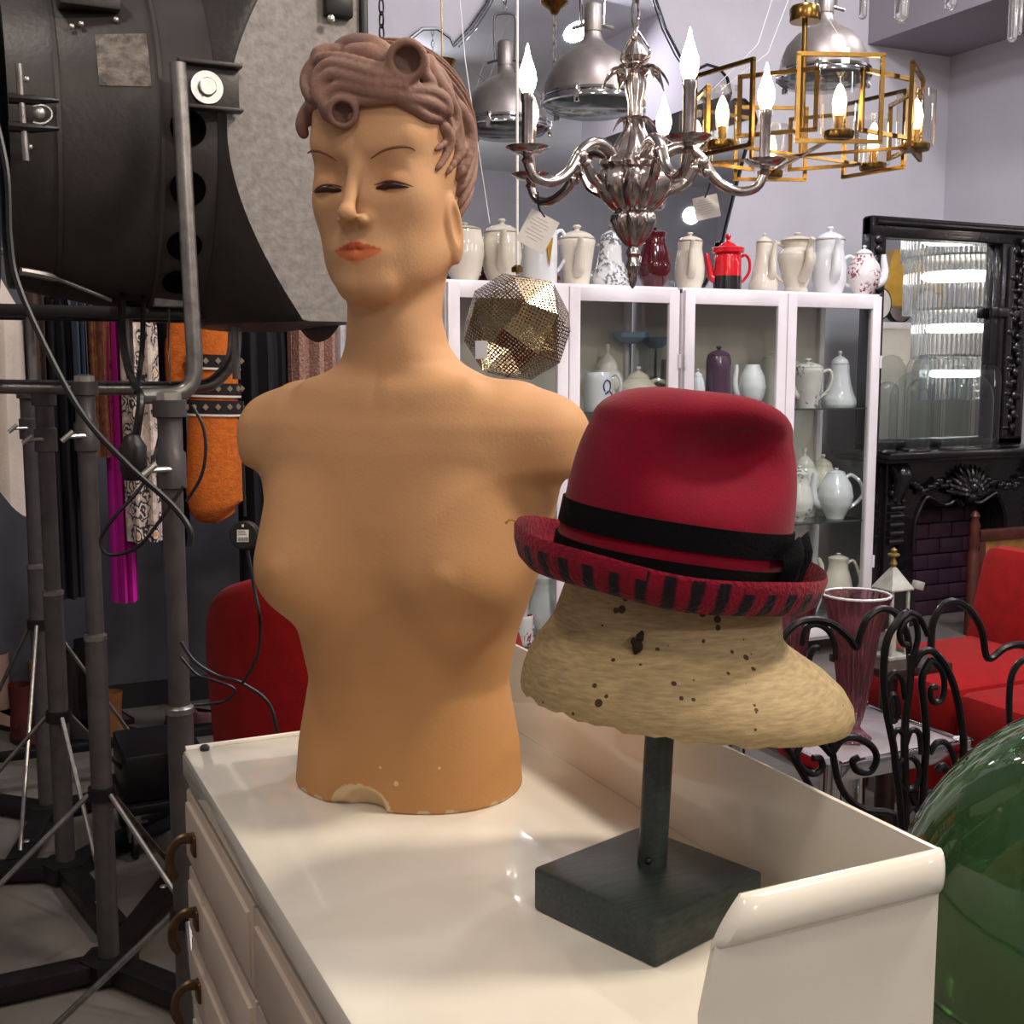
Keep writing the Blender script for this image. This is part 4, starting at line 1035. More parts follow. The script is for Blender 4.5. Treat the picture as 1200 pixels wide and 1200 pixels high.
for (ya, yb) in ((416, 430), (449, 462), (469, 484)):
    bnd = sleeve([onY(251, ya, yS), onY(251, (ya + yb) / 2, yS), onY(251, yb, yS)], [.0865 + .002 * (ya > 440)] * 13, m_band, 'patterned_band', so)
    b = MB()
    for k in range(7):
        a = PI + PI * (k + .5) / 7; rr_ = .089 + .002 * (ya > 440)
        q = onY(251, (ya + yb) / 2, yS)
        c = Vector((q.x + rr_ * math.cos(a), yS + rr_ * .72 * math.sin(a), q.z))
        b.ball(c, (.010, .0018, .011), 4, 2)
    dm = b.build('diamond_row', m_diam, so, world=True); dm.parent = bnd
    e = sleeve([onY(251, yb + 1, yS), onY(251, yb + 2.2, yS), onY(251, yb + 3.4, yS)], [.0875 + .002 * (ya > 440)] * 13, mat('knit_white', '#c9c4bb', .95), 'white_stripe', so)
# shoes along the partition
def shoe(x, y, rz, m, label, hgt=.0):
    t = thing('shoe' if hgt < .1 else 'boot', label, 'shoe' if hgt < .1 else 'boot', (x, y, 0), 'footwear on the floor by the partition', rz)
    def up(u, v):
        an = 2 * PI * u; L = .125; xx = math.cos(an) * L * (1 - .25 * v); w_ = .042 * (1 - .18 * math.cos(an)) * (1 - .35 * v)
        top = .045 + (.035 if math.cos(an) < 0 else .0) 
        return (xx - .02 * v, w_ * math.sin(an), .02 + v * top * (1 - .3 * max(0, math.cos(an))))
    MB().grid(up, 24, 6).build('upper', m, t)
    MB().prism([(.128 * math.cos(a), .045 * math.sin(a) * (1 - .1 * math.cos(a)), 0) for a in np.linspace(0, 2 * PI, 24, endpoint=False)], (0, 0, .02)).build('sole', m_blackrub, t)
    if hgt >= .1: MB().lathe([(.05, .06), (.046, .12), (.052, hgt), (.048, hgt), (.04, .1)], 18, (-.06, 0, 0), sq=.8).build('shaft', m, t)
m_lb = mat('tan_leather', '#8a5a34', .5, var=.2); m_lk = mat('black_leather', '#1a1616', .35, var=.2); m_lr = mat('oxblood_leather', '#4a1a18', .4, var=.2); m_lp = mat('blush_leather', '#a8877a', .5)
for i, (px, py, m, lab, h) in enumerate(((8, 850, m_lp, 'blush leather boot on the floor below the cream garment', .28), (38, 872, m_lr, 'oxblood ankle boot between two pale boots', .22), (64, 846, m_lb, 'tan ankle boot next to the oxblood one', .24),
        (96, 868, m_lk, 'tall black boot beside the light stands', .34), (122, 846, m_lk, 'second tall black boot beside the light stands', .33), (148, 872, m_lb, 'tan leather boot beside the tall black boots', .20), (232, 850, m_lr, 'oxblood low shoe on the floor beside the red tub chair', .0))):
    p = onZ(px, py, 0); shoe(p.x, p.y, R(-70 + i * 9), m, lab, h)
# rolling instrument trolley foot with casters glimpsed between the stands
tt = thing('rolling_trolley', 'low black rolling trolley standing behind the light stands', 'trolley', (.50, 3.50, 0))
MB().box((-.12, -.16, .13), (.12, .16, .16), .006).build('deck', m_blk, tt)
MB().box((-.11, -.14, .16), (.11, .14, .30), .01).build('case', m_blk, tt)
for x in (-.09, .09):
    for y in (-.13, .13):
        c = MB().lathe([(0, -.012), (.035, -.012), (.042, -.006), (.042, .006), (.035, .012), (0, .012)], 18, (x, y, .042), M=Matrix.Rotation(PI / 2, 4, 'Y')).build('caster', m_blackrub, tt)
        h = MB().box((x - .018, y - .02, .05), (x + .018, y + .02, .13), .003).build('caster_fork', m_steel, tt)

# ================================================================== red tub chair behind the dresser
m_red = mat('red_velvet', '#8e0a0c', .9, var=.14, ns=20, bump=.12, bs=250, sheen=.04, spec=.25)
def tub_chair(loc, rz, label, name='tub_chair'):
    t = thing(name, label, 'armchair', loc, rz=rz)
    def back(u, v):                                      # wraps round the seat
        a = R(-120) + R(240) * u; th = .07
        ang = 2 * PI * v
        hgt = .915 - .42 * (abs(u - .5) * 2) ** 2.4
        r_ = .33; zc = (.12 + hgt) / 2; hz = (hgt - .12) / 2
        cz = math.sin(ang); cr = math.cos(ang)
        zz = zc + hz * (abs(cz) ** .35) * (1 if cz > 0 else -1); r2 = r_ + th * (abs(cr) ** .6) * (1 if cr > 0 else -1) + .06 * (zz - .4)
        return (r2 * math.sin(a), r2 * math.cos(a), zz)
    b = MB().grid(back, 40, 28)
    for i in (0, 40): b.f.append(tuple(i * 29 + j for j in range(28)))
    b.build('backrest', m_red, t)
    MB().lathe([(0, .10), (.27, .10), (.30, .14), (.31, .38), (.28, .43), (0, .445)], 36).build('seat', m_red, t)
    for a in (45, 135, 225, 315): MB().tube([(.22 * math.cos(R(a)), .22 * math.sin(R(a)), .12), (.25 * math.cos(R(a)), .25 * math.sin(R(a)), 0)], [.018, .012], 10).build('leg', mat('chair_leg_wood', '#2c1a12', .4), t)
    return t
pc = at(365, 760, 3.0)
tub_chair((pc.x + .16, pc.y + .02, 0), R(150), 'red velvet tub chair behind the dresser under the dimmer cord')
# ================================================================== white vitrines
m_white = mat('white_enamel_paint', '#e0d9dc', .28, var=.05, ns=9, bump=.03, bs=50)
m_cback = mat('vitrine_back_cream', '#d3ccc1', .6, var=.06, ns=4)
m_pane = thin_glass('window_glass', '#fbfdfc', 1.0, .01, .03)
m_shelf = thin_glass('shelf_glass', '#e6eeec', 1.0, .02, .05)
m_shedge = mat('shelf_edge_green', '#3f4a47', .15, var=.1)
VY0, VY1, VTOP = 4.40, 4.84, 1.742
SH = (1.20, .652, .20)
def vitrine(x0, x1, label, knob_side):
    t = thing('vitrine', label, 'cabinet', ((x0 + x1) / 2, (VY0 + VY1) / 2, 0), 'white glazed vitrines')
    W = dict(parent=t, world=True); p = .035
    MB().box((x0, VY0 + .02, VTOP - .03), (x1, VY1, VTOP), .006).build('top', m_white, **W)
    MB().box((x0, VY0 + .02, .08), (x1, VY1, .14), .006).build('bottom', m_white, **W)
    MB().box((x0 + .01, VY1 - .012, .1), (x1 - .01, VY1, VTOP - .01)).build('back_panel', m_cback, **W)
    for x in (x0, x1 - p):
        for y in (VY0 + .022, VY1 - p):
            MB().box((x, y, 0), (x + p, y + p, VTOP - .004), .004).build('post', m_white, **W)
    for x in (x0 + .012, x1 - .016):
        MB().box((x, VY0 + .06, .14), (x + .004, VY1 - .04, VTOP - .03)).build('side_pane', m_pane, **W)
    for z in SH:
        s = MB().box((x0 + .02, VY0 + .05, z - .006), (x1 - .02, VY1 - .02, z)).build('glass_shelf', m_shelf, **W)
        e = MB().box((x0 + .02, VY0 + .047, z - .0065), (x1 - .02, VY0 + .0505, z + .0005)).build('shelf_edge', m_shedge, **W); e.parent = s
    xm = (x0 + x1) / 2
    for i, (a, b) in enumerate(((x0 + .004, xm - .002), (xm + .002, x1 - .004))):
        st = .052; z0, z1 = .10, VTOP - .012; f = MB()
        f.box((a, VY0, z0), (a + st, VY0 + .022, z1), .004).box((b - st, VY0, z0), (b, VY0 + .022, z1), .004)
        f.box((a + st - .002, VY0 + .001, z1 - .06), (b - st + .002, VY0 + .021, z1), .003).box((a + st - .002, VY0 + .001, z0), (b - st + .002, VY0 + .021, z0 + .06), .003)
        d = f.build('door', m_white, **W)
        g = MB().box((a + st - .004, VY0 + .009, z0 + .05), (b - st + .004, VY0 + .012, z1 - .05)).build('pane', m_pane, **W); g.parent = d
        for z in (.45, 1.42):
            hx = a if i == 0 else b
            h = MB().tube([(hx, VY0 - .004, z - .03), (hx, VY0 - .004, z + .03)], .006, 8).build('hinge', m_white, **W); h.parent = d
        kx = (b - st / 2) if i == 0 else (a + st / 2)
        k = MB().box((kx - .004, VY0 - .006, 1.06), (kx + .004, VY0, 1.11), .002).build('keyhole_plate', m_bright, **W); k.parent = d
    return t
xa = [onY(q, 345, VY0).x for q in (524, 798, 803, 1035)]
vitrine(xa[0], xa[1], 'white glazed vitrine behind the perforated pendant, full of pots', 0)
vitrine(xa[2], xa[3], 'white glazed vitrine next to the black fireplace', 1)
# a third one, mostly hidden by the mannequin
t = thing('white_side_cabinet', 'white cabinet corner showing between mannequin neck and vitrine', 'cabinet', (1.62, 4.62, 0))
b = MB().box((xa[0] - .34, VY0 + .05, 0), (xa[0] - .02, VY1, 1.72), .006).build('body', m_white, t, world=True)
MB().box((xa[0] - .30, VY0 + .045, .2), (xa[0] - .055, VY0 + .05, 1.66), 0).build('pane', mat('grey_panel', '#a5a3a5', .3), t, world=True)

# ------------------------------------------------------------------ pots
m_porc = mat('white_porcelain', '#d8d3c9', .12, var=.03, ns=6, coat=.5)
m_porc2 = mat('ivory_porcelain', '#cfc6b6', .14, var=.04, ns=6, coat=.5)
m_porc3 = mat('cool_white_porcelain', '#d5d6d8', .12, var=.03, ns=6, coat=.5)
m_oxb = mat('oxblood_glaze', '#4a0f1a', .14, var=.2, ns=10, coat=.5)
m_redg = mat('red_glaze', '#c3121f', .14, var=.1, coat=.5)
m_blkg = mat('black_glaze', '#17151a', .2, var=.2, coat=.5)
m_goldrim = mat('gold_rim', '#9a7b45', .3, .8)
m_greyrim = mat('grey_rim', '#6f6a66', .4, .2)
def print_mat(name, base, ink, scale, thr, hi=.5):
    m = mat(name, base, .14, var=.03, coat=.4); nt = m.node_tree; b = nt.nodes['Principled BSDF']; src = b.inputs['Base Color'].links[0].from_socket
    tc = nt.nodes.new('ShaderNodeTexCoord'); vo = nt.nodes.new('ShaderNodeTexNoise'); vo.inputs['Scale'].default_value = scale; vo.inputs['Detail'].default_value = 2
    mr = nt.nodes.new('ShaderNodeMapRange'); mr.inputs[1].default_value = thr; mr.inputs[2].default_value = thr + .03
    mx = nt.nodes.new('ShaderNodeMix'); mx.data_type = 'RGBA'; mx.inputs[7].default_value = (*lin(ink), 1)
    n2 = nt.nodes.new('ShaderNodeTexNoise'); n2.inputs['Scale'].default_value = 9
    m2 = nt.nodes.new('ShaderNodeMapRange'); m2.inputs[1].default_value = hi - .02; m2.inputs[2].default_value = hi + .05
    mu = nt.nodes.new('ShaderNodeMath'); mu.operation = 'MULTIPLY'
    nt.links.new(tc.outputs['Object'], vo.inputs['Vector']); nt.links.new(tc.outputs['Object'], n2.inputs['Vector'])
    nt.links.new(vo.outputs[0], mr.inputs[0]); nt.links.new(n2.outputs[0], m2.inputs[0]); nt.links.new(mr.outputs[0], mu.inputs[0]); nt.links.new(m2.outputs[0], mu.inputs[1])
    nt.links.new(mu.outputs[0], mx.inputs[0]); nt.links.new(src, mx.inputs[6]); nt.links.new(mx.outputs[2], b.inputs['Base Color'])
    return m
m_floralp = print_mat('rose_sprig_porcelain', '#d6d0cc', '#8e4058', 70, .52, .42)
m_lace = print_mat('grey_scroll_porcelain', '#d0d0d0', '#6b6f74', 60, .50, .40)
m_sprig = print_mat('grey_sprig_porcelain', '#d3cfc8', '#77797c', 55, .56, .5)
PR = {   # normalised body outlines (radius, height)
    'barrel': [(.0, 0), (.62, 0), (.66, .03), (.86, .22), (1.0, .5), (.98, .75), (.88, .93), (.86, 1)],
    'taper': [(.0, 0), (.66, 0), (.68, .04), (.76, .3), (.78, .34), (.90, .7), (1.0, .95), (.97, 1)],
    'bell': [(.0, 0), (.92, 0), (1.0, .06), (.98, .18), (.80, .34), (.66, .55), (.56, .8), (.54, 1)],
    'tall': [(.0, 0), (.74, 0), (.80, .05), (.98, .25), (1.0, .45), (.90, .68), (.80, .84), (.84, 1)],
    'pear': [(.0, 0), (.55, 0), (.60, .04), (.92, .22), (1.0, .40), (.86, .62), (.66, .80), (.62, .92), (.68, 1)],
    'urn': [(.0, 0), (.60, 0), (.62, .05), (.58, .12), (.80, .38), (1.0, .66), (.98, .76), (.72, .86), (.76, .95), (.86, 1)],
    'round': [(.0, 0), (.5, 0), (.55, .05), (.9, .3), (1.0, .5), (.88, .74), (.6, .92), (.5, 1)],
    'cyl': [(.0, 0), (.92, 0), (.97, .04), (1.0, .5), (.98, .92), (.9, 1)],
    'jar': [(.0, 0), (.7, 0), (.76, .06), (.92, .3), (1., .6), (.86, .85), (.62, 1)],
}
def pot(label, px, base_z, Y, wpx, hpx, kind, m, lid=.22, spout=None, handle=None, rim=m_goldrim, sq=1., group='porcelain pots on top of the vitrines', name='coffee_pot', cat='pot', facets=None, parts_m=None):
    p = onY(px, 434, Y); D = (p - _C).dot(_fw); s = D / F
    H = hpx * s; R_ = wpx * s / 2; hb = H * (1 - lid)
    t = thing(name, label, cat, (p.x, Y, base_z), group)
    fl = (lambda a, i: 1 + .035 * abs(math.cos(a * facets / 2))) if facets else None
    prof = [(r * R_, z * hb) for r, z in PR[kind]]
    sm = []
    for i in range(len(prof) - 1):
        for q in range(3): u = q / 3; sm.append((prof[i][0] + (prof[i + 1][0] - prof[i][0]) * u, prof[i][1] + (prof[i + 1][1] - prof[i][1]) * u))
    sm.append(prof[-1]); rt_ = prof[-1][0]
    sm += [(rt_ * .9, hb), (rt_ * .88, hb * .93), (0, hb * .92)]
    MB().lathe(sm, 28, flute=fl, sq=sq).build('body', m, t)
    if rim: MB().tube([(rt_ * 1.005 * math.cos(a), rt_ * 1.005 * math.sin(a) * sq, hb - .001) for a in np.linspace(0, 2 * PI, 28, endpoint=False)], .0016, 5, closed=True).build('rim_line', rim, t)
    if lid:
        lh = H * lid
        l = MB().lathe([(rt_ * .97, hb), (rt_ * .99, hb + lh * .10), (rt_ * .80, hb + lh * .32), (rt_ * .45, hb + lh * .52), (rt_ * .16, hb + lh * .60), (rt_ * .12, hb + lh * .66)], 24, sq=sq).build('lid', parts_m or m, t)
        k = MB().lathe([(rt_ * .12, hb + lh * .62), (rt_ * .15, hb + lh * .70), (rt_ * .26, hb + lh * .84), (rt_ * .18, hb + lh * .97), (0, hb + lh)], 14).build('lid_knob', parts_m or m, t); k.parent = l
    # outline radius at a height
    def rad(f): return np.interp(f, [z for r, z in PR[kind]][1:], [r for r, z in PR[kind]][1:]) * R_
    if spout is not None:
        a = R(spout - 25.4); d = Vector((math.cos(a), math.sin(a) * 1, 0)); q = [(.30, -.1), (.38, .16), (.60, .30), (.84, .46), (1.0, .66)]
        P = [d * (rad(f) * (1 if i == 0 else 1) * (.93 if i < 1 else 1) + o * R_) + Vector((0, 0, hb * f)) for i, (f, o) in enumerate(q)]
        pts = spl(P, 4); n = len(pts)
        MB().tube(pts, [R_ * (.34 - .22 * i / n) for i in range(n)], 12).build('spout', parts_m or m, t)
    if handle is not None:
        a = R(handle - 25.4); d = Vector((math.cos(a), math.sin(a), 0)); q = [(.90, -.04), (.95, .34), (.78, .60), (.50, .56), (.28, .16), (.24, -.05)]
        P = [d * (rad(f) + o * R_) + Vector((0, 0, hb * f)) for f, o in q]
        MB().tube(spl(P, 5), R_ * .085 + .0015, 8).build('handle', parts_m or m, t)
    return t
TY = 4.56; TZ = VTOP
VW = -math.degrees(math.atan2(1, .45)) - 0       # towards the viewer
pot('stout white pot, cut off by the mannequin ear', 545, TZ, TY, 46, 68, 'barrel', m_porc2, .12, handle=200)
pot('ivory pot with grey line and spout facing front, beside the mannequin ear', 588, TZ, TY, 47, 74, 'barrel', m_porc2, .22, spout=-86, rim=m_greyrim)
p3 = pot('white jug with gold triangle behind the price card', 632, TZ, TY, 42, 66, 'cyl', m_porc3, .0, handle=20, name='porcelain_jug', cat='jug')
b = MB(); q = Vector(p3.location); 
for (u0, z0) in ((0, 0),): b.prism([(-.012, -.083, .19), (.022, -.083, .19), (.004, -.085, .07)], (0, .004, 0))
b.build('gold_triangle', mat('gold_leaf', '#a87e2c', .35, .7), p3)
pot('ivory pot with wide shoulder tapering to its foot, front spout', 675, TZ, TY, 44, 70, 'taper', m_porc2, .24, spout=-86, rim=m_greyrim)
pot('white bell-shaped pot with grey scroll print', 714, TZ, TY, 46, 72, 'bell', m_lace, .26, rim=m_greyrim, handle=170, parts_m=m_lace)
pot('oxblood glazed flask-shaped pot', 765, TZ, TY, 40, 70, 'pear', m_oxb, .10, rim=None, facets=6)
pot('slim ivory pot beside the red pot, front spout', 806, TZ, TY, 35, 66, 'tall', m_porc2, .16, spout=-92)
# red and black pot
tr_ = pot('shiny red pot with black base, curved spout and ring handle', 850, TZ, TY, 32, 66, 'cyl', m_redg, .34, spout=180, handle=0, rim=None, group='porcelain pots on top of the vitrines')
D_ = (Vector(tr_.location) - _C).dot(_fw); rr_ = 16.3 * D_ / F
MB().lathe([(0, .0005), (rr_, .0005), (rr_ * 1.01, .068), (rr_ * .96, .069), (0, .069)], 28).build('black_base', m_blkg, tr_)
MB().lathe([(rr_, .172), (rr_ * 1.16, .176), (rr_ * 1.18, .195), (rr_ * 1.05, .20), (rr_ * .9, .198)], 28).build('collar', m_redg, tr_)
pot('slim ivory pot beside the red pot handle, front spout', 892, TZ, TY, 34, 68, 'bell', m_porc2, .16, spout=-62)
pot('ivory urn-shaped pot with gold lines and scrolled lid', 930, TZ, TY, 44, 70, 'urn', m_porc2, .14, spout=-72, handle=178)
pot('tallest plain white pot with pointed knob and front handle', 968, TZ, TY, 40, 78, 'tall', m_porc3, .20, spout=-86)
pot('white pot with rose sprigs and spout towards the fireplace mirror', 1008, TZ, TY, 40, 58, 'round', m_floralp, .18, spout=4, handle=184, parts_m=m_porc3)
G1 = 'pots on the vitrine shelves'
z1, z2, z3 = SH
ins = [
 ('white jar with blue monogram on the upper shelf', 701, z1, 4.52, 34, 46, 'cyl', m_porc3, .0, None, -20),
 ('grey lidded pot with pointed finial behind the monogram jar', 712, z1, 4.70, 42, 78, 'jar', m_porc, .4, None, None),
 ('squat ivory teapot with ring handle on the upper shelf', 748, z1, 4.55, 54, 52, 'round', m_porc2, .28, 185, -5),
 ('grey green tumbler-shaped jar behind the squat teapot', 789, z1, 4.66, 30, 58, 'cyl', m_porc, .0, None, None),
 ('small white lidded jar at the vitrine door edge', 818, z1, 4.55, 18, 48, 'jar', m_porc3, .2, None, None),
 ('dark plum lidded canister on the upper shelf', 842, z1, 4.55, 30, 74, 'cyl', mat('plum_glaze', '#4b3245', .2, coat=.4), .16, None, None),
 ('white ewer with arched handle beside the plum canister', 882, z1, 4.52, 32, 52, 'round', m_porc3, .0, 170, 60),
 ('pale pot in the background behind the white ewer', 905, z1, 4.70, 26, 64, 'cyl', m_porc, .1, None, None),
 ('white pot with thin handle above the upright vases', 947, z1, 4.55, 36, 58, 'taper', m_sprig, .2, 190, -10),
 ('white fluted bell pot with grey bands', 984, z1, 4.58, 40, 66, 'bell', m_porc3, .24, None, None),
 ('ivory pot in the background of the upper shelf', 930, z1, 4.72, 30, 60, 'pear', m_porc, .2, None, None),
 ('white pot with grey sprigs on the middle shelf', 940, z2, 4.55, 36, 66, 'pear', m_sprig, .16, 195, None),
 ('white pot with leaf print and tall spout on the middle shelf', 984, z2, 4.55, 42, 60, 'round', m_porc3, .1, 170, 5),
 ('lidded white pot behind on the middle shelf', 946, z2, 4.70, 40, 82, 'jar', m_porc, .3, None, None),
 ('ivory lidded pot behind the leaf print pot', 968, z2, 4.70, 36, 72, 'jar', m_porc2, .2, None, None),
 ('white teapot glimpsed under the mannequin arm', 652, z2, 4.55, 40, 56, 'round', m_porc3, .2, 200, 0),
 ('white tall pot behind the mannequin on the middle shelf', 690, z2, 4.60, 40, 76, 'tall', m_porc, .2, 200, 0),
 ('white coffee pot with long spout on the lowest shelf', 641, z3, 4.55, 44, 92, 'pear', m_porc3, .2, 175, 10),
 ('small rose print cup on the lowest shelf', 614, z3, 4.50, 26, 36, 'cyl', m_floralp, .0, None, None),
 ('white jug on the lowest shelf behind the hat block', 690, z3, 4.55, 44, 80, 'jar', m_porc3, .1, 180, 0),
 ('white lidded jar on the lowest shelf by the fireplace', 955, z3, 4.55, 34, 52, 'jar', m_porc3, .3, None, None),
 ('ivory jug on the lowest shelf by the fireplace', 990, z3, 4.55, 36, 66, 'pear', m_porc2, .1, 180, 0),
 ('white tall pot on the middle shelf behind the hat', 730, z2, 4.58, 38, 70, 'bell', m_porc3, .2, None, None),
 ('white round pot on the middle shelf behind the hat', 860, z2, 4.58, 40, 60, 'round', m_porc3, .2, 180, 0),
]
for (lab, px, z, Y, w_, h_, kind, m, lid, sp, hd) in ins:
    nm = 'teapot' if 'teapot' in lab else 'jug' if ('jug' in lab or 'ewer' in lab) else 'cup' if 'cup' in lab else 'jar' if ('jar' in lab or 'canister' in lab) else 'coffee_pot'
    o = pot(lab, px, z, Y, w_, h_, kind, m, lid, sp, hd, rim=m_greyrim if 'bell' in kind else None, group=G1, name=nm, cat=nm.split('_')[-1], facets=8 if 'fluted' in lab else None)
    if 'monogram' in lab:
        P = [(-.022, .06), (-.028, .085), (-.015, .108), (.004, .10), (.008, .075), (-.006, .055), (-.02, .05), (.0, .062), (.016, .05), (.028, .045)]
        rj = .060
        pts = [Vector((x + .02, 0, z)) for x, z in P]
        pts = spl([Vector((v.x, -math.sqrt(max(1e-6, .0655 ** 2 - v.x ** 2)), v.z + .03)) for v in pts], 5)
        MB().tube(pts, .0026, 6).build('blue_monogram', mat('cobalt_blue', '#22307c', .3), o)

# cut-glass bowls on the top shelf, pale blue
m_cgl = mat('pale_blue_glass', '#b9d2ea', .08, trans=.6, var=.05, ior=1.3)
for i, (px, w_) in enumerate(((738, 40), (768, 32))):
    p = onY(px, 434, 4.75); D_ = (p - _C).dot(_fw); s = D_ / F; r_ = w_ * s / 2
    t = thing('glass_bowl', ('pale blue footed glass bowl, the wider one, on tall glass stem', 'pale blue footed glass bowl, the narrower one, on tall glass stem')[i], 'bowl', (p.x, 4.75, z1), 'footed glass bowls')
    hh = .33 - .02 * i
    MB().lathe([(0, hh - .03), (r_ * .5, hh - .025), (r_ * .95, hh), (r_, hh + .025), (r_ * .96, hh + .025), (r_ * .9, hh + .003), (r_ * .45, hh - .018), (0, hh - .02)], 24, flute=lambda a, i: 1 + .05 * math.sin(a * 9)).build('bowl', m_cgl, t)
    MB().lathe([(0, 0), (.045, 0), (.045, .006), (.008, .016), (.006, hh - .03), (0, hh - .03)], 16).build('stem', m_shelf, t)

# ================================================================== lobed wall mirror
m_mirror = mat('mirror_silver', '#dfe4e8', .01, 1., var=.0)
m_edge = mat('mirror_black_edge', '#1a191c', .25, var=.1)
MY = WALL_Y - .03
def wall_mirror():
    half = [(600 + 80, -120), (740, -110), (757, -60), (768, 0), (780, 35), (796, 66), (813, 90), (816, 82), (828, 76), (842, 80), (852, 92), (856, 108), (853, 122), (860, 117), (872, 117), (882, 127), (886, 141), (883, 156), (874, 175), (862, 220), (850, 268), (842, 305), (825, 335), (770, 345), (680, 348)]
    W = [onY(x, y, MY) for x, y in half]; cx = W[0].x
    right = [(w.x - cx, w.z) for w in W]
    pts = right + [(-x, z) for x, z in right[::-1] if x > 1e-4]
    t = thing('wall_mirror', 'large lobed Venetian style mirror with thin black edge on lilac wall', 'mirror', (cx, MY, min(z for x, z in pts)))
    o = t.location
    MB().prism([(cx + x, MY, z) for x, z in pts], (0, .022, 0)).build('backing', m_edge, t, smooth=False, world=True)
    cxz = (0, sum(z for x, z in pts) / len(pts))
    ins_ = [(cxz[0] + (x - cxz[0]) * .985, cxz[1] + (z - cxz[1]) * .99) for x, z in pts]
    MB().prism([(cx + x, MY - .006, z) for x, z in ins_], (0, .0055, 0)).build('glass', m_mirror, t, smooth=False, world=True)
    MB().tube([(cx + x, MY - .004, z) for x, z in pts], .009, 6, closed=True).build('edge_bead', m_edge, t, world=True)
    # bevelled inner strips along the two cusped arcs
    for s in (-1, 1):
        A = [(s * x, z) for x, z in right[3:7]]
        MB().tube([(cx + x * .955, MY - .009, z) for x, z in A], .004, 6).build('bevel_strip', mat('mirror_bevel', '#c9d0d6', .05, 1.), t, world=True)
    for p in ((814, 96), (546, 72)):
        pass
wall_mirror()

